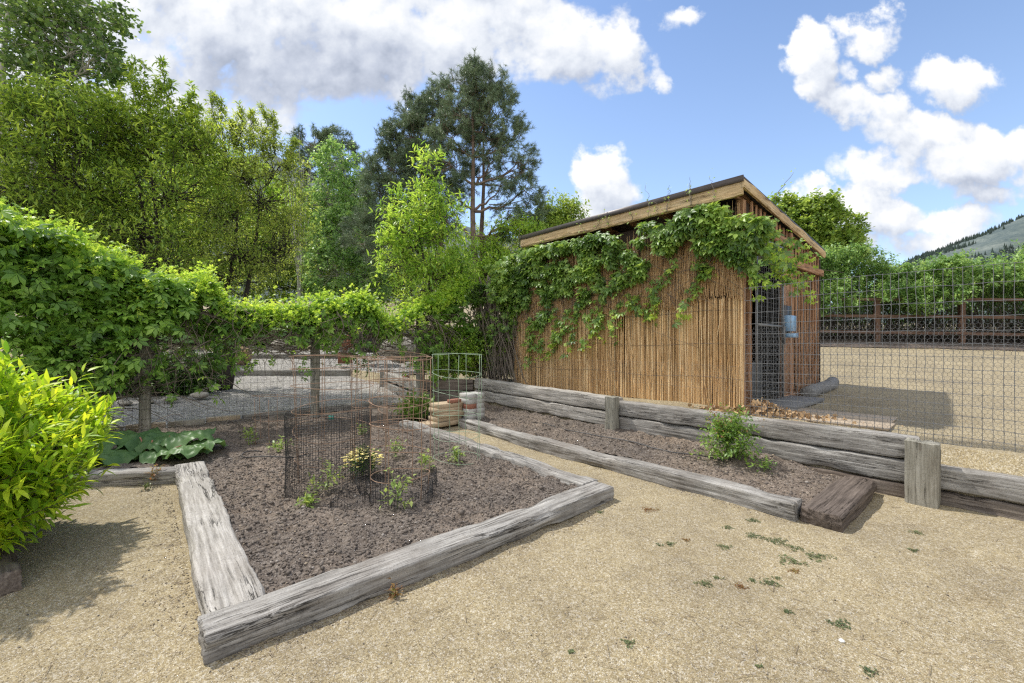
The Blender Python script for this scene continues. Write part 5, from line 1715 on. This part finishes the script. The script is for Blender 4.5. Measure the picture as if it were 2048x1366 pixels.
# ------------------------------------------------------------------ tomato cages and netting
def cage(label, c, r0, r1, zr, legs, mat, rad=.0034, z0=-.02, top=None, group='wire plant cages in the bed', tilt=(0, 0), wave=.01):
    c = np.asarray(c, float)
    e = empty('plant_cage', (c[0], c[1], 0), label, 'plant cage', group)
    zt = zr[-1] if top is None else top
    def rr(z):
        return r0 + (r1 - r0) * (z / zt)
    bb = Buf()
    for k in range(legs):
        a = k / legs * 2 * math.pi + .4 + RNG.normal() * .1
        g = np.linspace(z0, zt, 7)
        p = np.array([[c[0] + rr(z) * math.cos(a) + tilt[0] * z + RNG.normal() * .004, c[1] + rr(z) * math.sin(a) + tilt[1] * z + RNG.normal() * .004, z] for z in g])
        poly(bb, p, rad, 5)
    bb.build('upright_wires', mat, e)
    for i, z in enumerate(zr):
        bb = Buf()
        m = 40
        a = np.linspace(0, 2 * math.pi, m)
        tl = RNG.normal() * .03
        p = np.stack([c[0] + (rr(z) + .004) * np.cos(a) + tilt[0] * z, c[1] + (rr(z) + .004) * np.sin(a) + tilt[1] * z, z + tl * np.cos(a + i) + wave * np.sin(a * 2 + i * 2)], 1)
        poly(bb, p, rad * .95, 5)
        bb.build('hoop', mat, e)
    return e


cage('tall rusty wire cage standing inside the black netting cylinder', (-1.92, 4.62), .36, .42, [.25, .56, .80, 1.03, 1.22, 1.34], 7, M['rust'], tilt=(.0, 0))
cage('tall rusty wire cage with bottom hoop on the soil before the yellow flowers', (-1.03, 3.98), .255, .285, [.03, .27, .50, .74, .95, 1.14, 1.34], 6, M['rust'], rad=.0038)
cage('pale green wire cage nearest the sand path', (-.655, 5.12), .27, .29, [.12, .38, .64, .88, 1.12, 1.35], 7, M['greenwire'], rad=.0028)
cage('short rusty wire cage near the back of the bed by the left seedlings', (-3.32, 6.3), .40, .42, [.10, .42, .70], 7, M['rust'])
cage('rusty wire cage just behind the yellow flowers', (-1.72, 5.65), .34, .38, [.15, .42, .70, .98, 1.30], 8, M['rust'])
cage('rusty wire cage farthest back, before the low leafy plant', (-1.75, 6.9), .36, .40, [.12, .42, .72, 1.02, 1.28], 7, M['rust'])

nc = empty('netting_cylinder', (-1.80, 4.22, 0), 'black plastic netting cylinder around a seedling', 'plant guard')
bb = Buf()
m = 96
cx_, cy_, r_ = -1.80, 4.22, .385
a = np.linspace(0, 2 * math.pi, m + 1)[:-1]
wv = 1 + .03 * np.sin(a * 3 + 1)
zz = np.arange(.05, .84, .0235)
def ncp(a, z):
    w_ = 1 + .03 * np.sin(a * 3 + 1) + .012 * np.sin(z * 9 + a * 2)
    return np.stack([cx_ + r_ * w_ * np.cos(a), cy_ + r_ * w_ * np.sin(a), z + .012 * np.sin(a * 2 + z * 4)], 1)
for z in zz:
    sticks(bb, ncp(a, z + 0 * a), ncp(np.roll(a, -1), z + 0 * a), .0018, sides=3)
for k in range(len(zz) - 1):
    sticks(bb, ncp(a, zz[k] + 0 * a), ncp(a, zz[k + 1] + 0 * a), .0018, sides=3)
bb.build('netting', M['blacknet'], nc)


def netring(label, c, r_, h, name='netting_collar'):
    bb = Buf()
    m = int(r_ * 2 * math.pi / .026)
    a = np.linspace(0, 2 * math.pi, m + 1)[:-1]
    def P_(a, z):
        w_ = 1 + .12 * np.sin(a * 2 + c[0] * 9) + .05 * np.sin(a * 5)
        return np.stack([c[0] + r_ * w_ * np.cos(a), c[1] + r_ * w_ * np.sin(a), .06 + z * (1 + .4 * np.sin(a * 3 + 1))], 1)
    zz = np.arange(0, h, .024)
    for z in zz:
        sticks(bb, P_(a, z + 0 * a), P_(np.roll(a, -1), z + 0 * a), .0020, sides=3)
    for k in range(len(zz) - 1):
        sticks(bb, P_(a, zz[k] + 0 * a), P_(a, zz[k + 1] + 0 * a), .0020, sides=3)
    tag(bb.build(name, M['blacknet']), label, 'plant guard')


netring('low crumpled black netting around the foot of the front rusty cage', (-1.03, 3.93), .31, .13)
netring('flattened black netting scrap between the two front cages', (-1.42, 3.72), .13, .10)
netring('second low ring of black netting crumpled behind the front cage', (-1.12, 4.15), .36, .16)
bb = Buf(); box(bb, at(662, 835, 5.0), .055, .012, .04)
tag(bb.build('plant_tag', M['teal']), 'small teal tag tied to the tall rusty cage', 'tag')
# drip hose loops
for lab, c, r_ in (('thin grey drip hose curled on the soil by the left seedlings', (-3.05, 5.25), .26), ('dark drip hose trailing along the rose bed', (1.6, 5.3), .0)):
    bb = Buf()
    if r_:
        a = np.linspace(2.0, 6.6, 26)
        p = [(c[0] + r_ * 1.3 * math.cos(x) + .03 * x, c[1] + r_ * .6 * math.sin(x), .125 + .015 * math.sin(x * 3)) for x in a]
    else:
        p = [ST(4.6 - x * .28, -.62 + .05 * math.sin(x * 1.3), .165 + .008 * math.sin(x * 2)) for x in range(12)]
    poly(bb, p, .007, 6)
    tag(bb.build('drip_hose', M['black']), lab, 'hose')


# ------------------------------------------------------------------ small plants
def seedling(name, label, cat, u, v, zb, h, spread, mat, size, n=26, group=None, tmpl=LEAF, up=.8, nl=5):
    p = on(u, v, zb)
    e = empty(name, p, label, cat, group)
    lb, wb = Buf(), Buf()
    d = rdir(n, up); d[:, 2] = np.abs(d[:, 2])
    A = np.repeat(p[None], n, 0) + UPZ * (RNG.random((n, 1)) * h * .5)
    B = A + unit(d) * np.array([spread, spread, h * .6]) * RNG.uniform(.6, 1.1, (n, 1))
    sticks(wb, np.repeat(p[None] - UPZ * .03, n, 0), A, .004, .003, 4)
    sticks(wb, A, B, .003, .0015, 3)
    leaves_on(lb, A, B, nl, .3, 1.05, size, tmpl, out=.9)
    wb.build('stems', M['seedling'], e)
    lb.build('leaves', mat, e)
    return e


GS = 'young seedlings planted in the bed'
for (u, v, h, s, lab) in ((497, 888, .26, .11, 'tallest seedling at the back left of the bed by the short cage'), (562, 905, .24, .15, 'bushy seedling just outside the short rusty cage'),
                          (655, 985, .32, .17, 'seedling growing inside the black netting cylinder'), (724, 872, .18, .10, 'small seedling behind the yellow flowers'),
                          (792, 912, .20, .13, 'seedling inside the cage behind the front rusty cage'), (795, 1015, .30, .16, 'seedling inside the front rusty cage'),
                          (850, 938, .18, .10, 'seedling between the front rusty cage and the green cage'), (914, 925, .20, .13, 'seedling inside the pale green cage'),
                          (618, 1010, .08, .06, 'tiny seedling at the front edge of the black netting')):
    seedling('seedling', lab, 'seedling', u, v, .09, h, s, M['seedling'], .062, 13, GS)
seedling('flowering_plant', 'clump of pale yellow flowers on dark green stems in the bed', 'flower', 725, 952, .09, .30, .19, M['darkshrub'], .04, 90, nl=8)
fl = bpy.context.scene.objects['flowering_plant']
bb = Buf()
p = on(725, 952, .09)
n = 150
a = RNG.uniform(0, 6.28, n); r = RNG.random(n) ** .5 * .21
P = np.stack([p[0] + r * np.cos(a), p[1] + r * np.sin(a), (.36 - r * .45 + RNG.normal(size=n) * .028)], 1)
for k in range(6):
    ang = k / 6 * 6.28
    scatter(bb, LEAF_R, P, np.stack([np.cos(ang) + 0 * P[:, 0], np.sin(ang) + 0 * P[:, 0], .25 + 0 * P[:, 0]], 1), np.repeat(UPZ[None], n, 0), .019)
bb.build('flowers', M['yellow'], fl)
seedling('leafy_plant', 'bushy leafy plant beside the third fence post', 'plant', 832, 838, .05, .5, .42, M['rose'], .11, 90, nl=7)
rs = seedling('rose_bush', 'rose bush with reddish new tips in the bed before the retaining wall', 'rose bush', 1455, 918, .16, .60, .33, M['rose'], .058, 120, nl=12, up=.6)
bb = Buf()
p = on(1455, 918, .16)
n = 40
A = p + rdir(n, .9) * np.array([.27, .27, .42]) + UPZ * .12
leaves_on(bb, A, A + rdir(n, 1.0) * .16, 6, .2, 1, .035, LEAF)
bb.build('new_tips', M['redleaf'], rs)
seedling('rose_sucker', 'low leafy sucker at the foot of the rose bush', 'plant', 1528, 938, .16, .12, .12, M['rose'], .05, 14)
seedling('red_weed', 'small reddish weed growing against the bleached timber end', 'weed', 313, 966, .0, .20, .06, M['redleaf'], .045, 26)
seedling('red_weed', 'tiny reddish sprout at the foot of the long front timber', 'weed', 790, 1196, .0, .07, .03, M['redleaf'], .03, 12)
seedling('green_weed', 'tiny green sprout on the sand beside the reddish weed', 'weed', 291, 978, .0, .06, .04, M['weed'], .03, 10)
seedling('green_weed', 'green sprout growing at the foot of the far hedge fence', 'weed', 1957, 678, 1.3, .35, .3, M['maple'], .1, 40) if False else None

# rhubarb: broad crinkled leaves
rh = empty('rhubarb_plant', on(295, 925, .05), 'rhubarb with broad crinkled leaves behind the bleached timber', 'plant')
wb = Buf()
rc = on(300, 925, .05)
for k, (du, dv, sz, az) in enumerate(((-62, -40, .36, 2.6), (-20, -48, .34, 1.9), (40, -40, .32, .9), (72, -22, .30, .2), (-85, -12, .34, 3.4), (-30, -8, .32, 4.2), (30, -2, .30, 5.2), (62, -2, .26, 5.9), (5, -30, .30, 1.2), (-60, -20, .3, 3.0))):
    c = at(300 + du, 925 + dv, rc[1] + RNG.uniform(-.1, .25))
    c[2] = max(c[2], .16) + RNG.uniform(0, .12)
    m1, m2 = 22, 48
    rr_, aa = np.meshgrid(np.linspace(0, 1, m1), np.linspace(-math.pi, math.pi, m2), indexing='ij')
    outl = (1 - .28 * np.abs(np.sin(aa * .5)) ** 6) * (1 + .07 * np.sin(aa * 9 + k) + .04 * np.sin(aa * 17))
    lx = rr_ * outl * np.cos(aa) * 1.1 + .35; ly = rr_ * outl * np.sin(aa) * .85
    lz = .16 * np.sin(aa * 5 + k) * rr_ ** 2 * 1.0 - .30 * rr_ ** 2 + .03 * np.sin(lx * 22) * rr_ + .05 * np.sin(aa * 14 + k) * rr_ ** 2 + .05 * (vnoise(lx * 7 + k, ly * 7, 0, 5) - .5) * 2
    ca, sa = math.cos(az), math.sin(az)
    X = c[0] + sz * (lx * ca - ly * sa); Yy = c[1] + sz * (lx * sa + ly * ca); Z = c[2] + sz * (lz + .12 * lx)
    Z = np.maximum(Z, .06)
    lb = Buf()
    idx = np.arange(m1 * m2).reshape(m1, m2)
    lb.add(np.stack([X, Yy, Z], -1), np.stack([idx[:-1, :-1], idx[1:, :-1], idx[1:, 1:], idx[:-1, 1:]], -1).reshape(-1, 4))
    lb.build('leaf', M['rhubarb'], rh, smooth=True)
    poly(wb, [rc, (rc + c) / 2 + UPZ * .03, c], [.014, .012, .008], 6)
wb.build('stalks', simple_mat('rhubarb stalk', (.35, .16, .09), .5, var=.4), rh)

# flat weeds on the sand
WL = [(975, 605, 36), (755, 640, 24), (1155, 665, 42), (1040, 690, 40), (950, 790, 30), (670, 805, 26), (1255, 970, 34), (340, 1060, 22), (430, 480, 24), (880, 585, 26), (770, 553, 18),
      (880, 520, 20), (1585, 575, 20), (520, 617, 18), (1055, 632, 24), (725, 778, 14), (825, 812, 20), (875, 785, 14), (978, 765, 12), (215, 490, 12), (1570, 648, 14), (1380, 1175, 26), (1025, 923, 14), (95, 1105, 12), (1058, 738, 20), (905, 1175, 10), (590, 605, 12), (470, 622, 10)]
WLAB = ['dense green weed mat just off the corner of the brown timber block', 'green weed mat below the rose bed timber, west of the dense ones', 'widest green weed mat, straight out from the brown timber block', 'long ragged weed mat between the widest mat and the cluster of four',
        'bright green weed mat at the head of the cluster of four', 'isolated blue green weed mat on the path side of the cluster', 'weed mat on the near sand just above the white pebble', 'dark weed speck on the near sand below the long front timber',
        'brownish thin weed patch on the path beyond the front timber end', 'sparse olive weed patch between the rose bed timber and the dense mat', 'thin weed strip nearest the rose bed timber', 'small weed strip at the foot of the rose bed timber end',
        'weed tuft on the sand below the big retaining post', 'thin weed smear midway between front timber end and rose bed timber', 'small olive weed tuft touching the widest mat group', 'tiny weed speck above the isolated blue green mat',
        'brownish weed patch between the isolated mat and the bright mat', 'small weed speck beside the bright green mat', 'tiny weed speck on top of the bright green mat', 'weed tuft right at the end of the long front timber',
        'lower of two weed tufts below the big retaining post', 'weed mat at the bottom frame edge below the white pebble', 'small weed speck on bare sand above the white pebble mat', 'weed speck nearest the bottom frame edge under the front timber',
        'brownish weed tail below the long ragged mat', 'tiny weed speck at the bottom frame edge', 'brown weed speck by the thin smear', 'weed speck just below the thin smear']
for i, (zx, zy, rpx) in enumerate(WL):
    u, v = 1100 + zx / 2.16, 799 + zy / 2.16
    p = on(u, v, 0)
    r = rpx / 2.16 * p[1] / F * 1.0
    r *= 1.3
    n = int(20 + r * r * 30000)
    a = RNG.uniform(0, 6.28, n); q = RNG.random(n) ** .6 * r * (1 + .4 * np.sin(a * 3 + i))
    P = np.stack([p[0] + q * np.cos(a), p[1] + q * np.sin(a) * .8, 0 * a], 1)
    P[:, 2] = gz(P[:, 0], P[:, 1]) + .002 + RNG.random(n) * .006
    bb = Buf()
    scatter(bb, LEAF_R, P, unit(rdir(n) * np.array([1, 1, .25])), rdir(n) * .3 + UPZ, RNG.uniform(.006, .013, n))
    o = bb.build('ground_weed', M['weed'] if i not in (8, 16, 24, 26) else M['redleaf'])
    tag(o, WLAB[i], 'weed', 'flat weeds scattered on the sand')

# shrub row glimpsed under the vines, edging stones, sculpture, pots
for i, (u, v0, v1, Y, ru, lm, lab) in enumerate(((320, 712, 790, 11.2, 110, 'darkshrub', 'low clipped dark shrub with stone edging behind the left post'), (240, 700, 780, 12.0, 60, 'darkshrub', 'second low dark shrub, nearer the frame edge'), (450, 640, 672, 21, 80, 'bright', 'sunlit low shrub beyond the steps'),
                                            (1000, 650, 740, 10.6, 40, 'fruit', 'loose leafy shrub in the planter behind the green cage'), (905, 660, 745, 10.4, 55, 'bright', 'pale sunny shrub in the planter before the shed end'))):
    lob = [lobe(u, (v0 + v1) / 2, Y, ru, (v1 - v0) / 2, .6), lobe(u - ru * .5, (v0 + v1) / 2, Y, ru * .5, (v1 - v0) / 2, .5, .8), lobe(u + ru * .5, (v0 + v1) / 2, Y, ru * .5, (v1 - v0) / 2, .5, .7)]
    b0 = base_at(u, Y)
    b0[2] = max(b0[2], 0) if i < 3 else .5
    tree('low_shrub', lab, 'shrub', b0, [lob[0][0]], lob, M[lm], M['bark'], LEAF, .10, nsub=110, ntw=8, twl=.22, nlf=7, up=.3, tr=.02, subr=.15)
for i, (u, v, Y, r, lab) in enumerate(((295, 803, 9.9, .16, 'flat pale edging stone behind the left post'), (340, 798, 10.0, .2, 'long pale edging stone before the dark shrub'), (400, 790, 10.4, .24, 'largest pale edging stone at the shrub corner'), (430, 775, 11.0, .16, 'edging stone round the shrub corner'), (250, 806, 9.7, .18, 'edging stone half hidden by vines'))):
    bb = Buf()
    m1, m2 = 8, 14
    th, ph = np.meshgrid(np.linspace(.02, math.pi - .02, m1), np.linspace(0, 2 * math.pi, m2 + 1)[:-1], indexing='ij')
    nx_, ny_, nz_ = np.sin(th) * np.cos(ph), np.sin(th) * np.sin(ph), np.cos(th)
    rr_ = r * .62 * (.8 + .5 * vnoise(nx_ * 2 + i, ny_ * 2, nz_ * 2, i))
    c = at(u, v, Y)
    idx = np.arange(m1 * m2).reshape(m1, m2)
    nxt = np.roll(idx, -1, 1)
    bb.add(np.stack([c[0] + nx_ * rr_ * 1.4, c[1] + ny_ * rr_, max(c[2], .03) + nz_ * rr_ * .5], -1), np.stack([idx[:-1], nxt[:-1], nxt[1:], idx[1:]], -1).reshape(-1, 4))
    tag(bb.build('edging_stone', M['stone']), lab, 'stone', 'stones edging the low shrub')


def rock(name, c, r, sq, mat, label, seed):
    bb = Buf()
    m1, m2 = 10, 16
    th, ph = np.meshgrid(np.linspace(.02, math.pi - .02, m1), np.linspace(0, 2 * math.pi, m2 + 1)[:-1], indexing='ij')
    nx_, ny_, nz_ = np.sin(th) * np.cos(ph), np.sin(th) * np.sin(ph), np.cos(th)
    rr_ = r * (.75 + .6 * vnoise(nx_ * 1.7 + seed, ny_ * 1.7, nz_ * 1.7, seed))
    idx = np.arange(m1 * m2).reshape(m1, m2)
    nxt = np.roll(idx, -1, 1)
    bb.add(np.stack([c[0] + nx_ * rr_ * sq[0], c[1] + ny_ * rr_ * sq[1], c[2] + nz_ * rr_ * sq[2]], -1), np.stack([idx[:-1], nxt[:-1], nxt[1:], idx[1:]], -1).reshape(-1, 4))
    return tag(bb.build(name, mat), label, 'rock')


rock('boulder', at(482, 712, 16.4), .42, (1.0, .8, .75), M['tanstone'], 'orange tan boulder at the end of the timber step', 4)
rock('boulder', at(560, 688, 19.0), .30, (1.2, .8, .7), M['stone'], 'white grey boulder beside the upper step', 9)
rock('boulder', at(800, 700, 13.4), .48, (1.3, .9, .8), M['stone'], 'pale boulder beside the planter seen through the wires', 12)
# rusted plate sculpture: plates welded into a small figure on a cube
sc_ = empty('rusted_sculpture', at(688, 727, 15.8), 'rusted metal sculpture standing on the gravel step', 'sculpture')
bb = Buf(); box(bb, at(690, 716, 15.8), .40, .34, .40); bb.build('cube_base', M['rustplate'], sc_)
bb = Buf(); bar(bb, at(688, 706, 15.8), at(700, 678, 15.8), .30, .05); bb.build('lower_plate', M['rustplate'], sc_)
bb = Buf()
c = at(694, 690, 15.8)
bb.add([c + np.array(v) for v in ((-.25, -.03, -.15), (.28, -.03, -.1), (.08, -.03, .52), (-.25, .03, -.15), (.28, .03, -.1), (.08, .03, .52))],
       [(0, 1, 4, 3), (1, 2, 5, 4), (2, 0, 3, 5)], [(0, 2, 1), (3, 4, 5)])
bb.build('upper_plate', M['rustplate'], sc_)
# big dark pot
bb = Buf()
c = at(740, 705, 16.5)
prof = [(.32, 0), (.44, .25), (.50, .55), (.46, .80), (.52, .86), (.52, .92), (.42, .92), (.40, .7)]
m = 24
V = []
for r_, z_ in prof:
    for k in range(m):
        V.append((c[0] + r_ * math.cos(k / m * 6.283), c[1] + r_ * math.sin(k / m * 6.283), c[2] + z_))
Q = [(k + i * m, (k + 1) % m + i * m, (k + 1) % m + (i + 1) * m, k + (i + 1) * m) for i in range(len(prof) - 1) for k in range(m)]
bb.add(V, Q)
tag(bb.build('garden_pot', M['black'], smooth=True), 'large dark pot beyond the gravel behind the wires', 'pot')
# rusty stub behind the third post
bb = Buf(); bar(bb, at(812, 790, 10.9), at(812, 752, 10.9), .14, .14)
tag(bb.build('rusty_stake', M['rustplate']), 'square rusty stake against the planter', 'stake')

# ------------------------------------------------------------------ loose stones, clods and litter
OCT = ([(1, 0, 0), (-1, 0, 0), (0, .8, 0), (0, -.8, 0), (.1, .1, .55), (0, 0, -.5)], [], [(0, 2, 4), (2, 1, 4), (1, 3, 4), (3, 0, 4), (2, 0, 5), (1, 2, 5), (3, 1, 5), (0, 3, 5)])


def loose(name, label, mat, n, pick, smin, smax, lift=.3, cat='stones'):
    P = pick(n)
    k = len(P)
    bb = Buf()
    s = smin + (smax - smin) * RNG.random(k) ** 2.5
    P[:, 2] += s * lift
    scatter(bb, OCT, P, unit(rdir(k) * np.array([1, 1, .3])), rdir(k) * .5 + UPZ, s)
    tag(bb.build(name, mat), label, cat, kind='stuff')


def pick_sand(n):
    Y = 1.6 * np.exp(RNG.random(n) * math.log(6.0 / 1.6))
    X = RNG.uniform(-1.25, 1.25, n) * Y
    s, t = to_st(X, Y)
    bed = (s > 2.05) & (t > -5.05) & (t < -2.3)
    bed2 = (s > .5) & (t > -1.2)
    timb = ((s > 1.82) & (s < 2.1) & (t > -5.35) & (t < -2.1)) | ((t > -5.32) & (t < -5) & (s > 2)) | ((t > -2.4) & (t < -2) & (s > 2)) | ((t > -1.5) & (t < -1.1) & (s > .55)) | (t > -.15) | ((s > .2) & (s < .6) & (t > -1.4))
    k = ~(bed | bed2 | timb)
    X, Y = X[k], Y[k]
    return np.stack([X, Y, gz(X, Y)], 1)


def island_mat(name, stops):
    m, n, out = mat_new(name)
    geo = n.n('ShaderNodeNewGeometry')
    pb = n.n('ShaderNodeBsdfPrincipled')
    n.put(pb.inputs['Base Color'], n.ramp(geo.outputs['Random Per Island'], stops))
    pb.inputs['Roughness'].default_value = .9
    n.link(pb.outputs[0], out.inputs[0])
    return m


loose('loose_pebbles', 'fine loose stones strewn over the tan sand', island_mat('pebbles', [(0, (.16, .13, .10)), (.25, (.42, .31, .18)), (.6, (.58, .46, .29)), (.9, (.72, .64, .50)), (1, (.34, .35, .37))]), 60000, pick_sand, .0013, .0042)


def pick_soil(n):
    s = RNG.uniform(2.05, 8.4, n * 2); t = RNG.uniform(-5.0, -2.25, n * 2)
    w = RNG.random(n * 2) < np.clip(1.3 - s * .12, .2, 1)
    s, t = s[w], t[w]
    s2 = RNG.uniform(.6, 7, n // 2); t2 = RNG.uniform(-1.2, -.02, n // 2)
    s = np.concatenate([s, s2]); t = np.concatenate([t, t2])
    x = W0[0] + D_S[0] * s + D_T[0] * t; y = W0[1] + D_S[1] * s + D_T[1] * t
    z = np.where(t < -2, soil_z(lambda s, t: .095)(x, y, s, t), soil_z(rbed)(x, y, s, t))
    return np.stack([x, y, z], 1)


loose('soil_clods', 'crumbly clods over the garden soil', island_mat('clods', [(0, (.08, .065, .053)), (.6, (.135, .111, .092)), (.96, (.19, .16, .135)), (1, (.36, .33, .30))]), 30000, pick_soil, .003, .015, .2, 'clods')


def pick_right(n):
    s = RNG.uniform(.6, 7, n); t = -RNG.random(n) ** 1.3 * 1.15 - .02
    x = W0[0] + D_S[0] * s + D_T[0] * t; y = W0[1] + D_S[1] * s + D_T[1] * t
    return np.stack([x, y, soil_z(rbed)(x, y, s, t) + .008], 1)


bb = Buf()
P = pick_right(1000)
P2 = pick_soil(250)
P2[:, 2] += .008
P = np.concatenate([P, P2])
scatter(bb, LEAF, P, unit(rdir(len(P)) * np.array([1, 1, .2])), rdir(len(P)) * .5 + UPZ, RNG.uniform(.010, .034, len(P)))
tag(bb.build('dry_litter', M['litter']), 'straw and dry leaf bits scattered over the soil', 'litter', kind='stuff')

rock('white_pebble', on(1683, 1281, .005), .013, (1, .8, .6), island_mat('white stone', [(0, (.8, .79, .76)), (1, (.8, .79, .76))]), 'single white pebble on the near sand', 3)
bb = Buf()
P = pick_sand(420)
scatter(bb, OCT, P + UPZ * .003, unit(rdir(len(P)) * np.array([1, 1, .3])), rdir(len(P)) * .5 + UPZ, RNG.uniform(.003, .008, len(P)))
tag(bb.build('coarse_pebbles', island_mat('coarse pebbles', [(0, (.07, .065, .06)), (.4, (.20, .17, .14)), (.75, (.34, .27, .17)), (1, (.5, .47, .42))])), 'coarser dark and tan pebbles dotted over the sand', 'stones', kind='stuff')
bb = Buf()
P = pick_sand(260)
d_ = unit(rdir(len(P)) * np.array([1, 1, .05]))
sticks(bb, P + UPZ * .006, P + UPZ * .008 + d_ * RNG.uniform(.02, .11, (len(P), 1)), .0017, .001, 4)
# drift of twigs and crumbs against the timbers
m = 240
q = RNG.random(m)
A_ = np.where((np.arange(m) % 2 == 0)[:, None], ST(1.84, -5.2)[None] + D_T[None] * (q * 3.0)[:, None] - D_S[None] * (RNG.random(m) ** 2 * .12)[:, None], ST(2.1, -5.33)[None] + D_S[None] * (q * 3.3)[:, None] - D_T[None] * (RNG.random(m) ** 2 * .2)[:, None])
A_[:, 2] = gz(A_[:, 0], A_[:, 1]) + .006
sticks(bb, A_, A_ + unit(rdir(m) * np.array([1, 1, .08])) * RNG.uniform(.02, .09, (m, 1)), .0017, .001, 4)
tag(bb.build('twig_litter', M['litter']), 'fine dry twigs and straws strewn over the sand', 'litter', kind='stuff')
bb = Buf()
m = 1300
q = RNG.random(m)
sel = (np.arange(m) % 3)[:, None]
A_ = np.where(sel == 0, ST(1.84, -5.3)[None] + D_T[None] * (q * 3.1)[:, None] - D_S[None] * (RNG.random(m) ** 2.5 * .12)[:, None],
     np.where(sel == 1, ST(2.1, -5.3)[None] + D_S[None] * (q * 3.3)[:, None] - D_T[None] * (RNG.random(m) ** 2.5 * .22)[:, None], ST(.6, -1.42)[None] + D_S[None] * (q * 5)[:, None] - D_T[None] * (RNG.random(m) ** 2.5 * .12)[:, None]))
A_[:, 2] = gz(A_[:, 0], A_[:, 1]) + .002
scatter(bb, OCT, A_, unit(rdir(m) * np.array([1, 1, .3])), rdir(m) * .5 + UPZ, RNG.uniform(.002, .008, m))
tag(bb.build('spilled_soil', island_mat('spilled soil', [(0, (.06, .048, .04)), (.7, (.15, .12, .095)), (1, (.28, .23, .17))])), 'dark crumbs of soil spilled along the timber edges', 'soil', kind='stuff')

loose('large_clods', 'bigger lumps of dug soil in the beds', island_mat('lumps', [(0, (.09, .073, .06)), (.9, (.165, .137, .113)), (1, (.28, .25, .22))]), 1500, pick_soil, .010, .034, .1, 'clods')
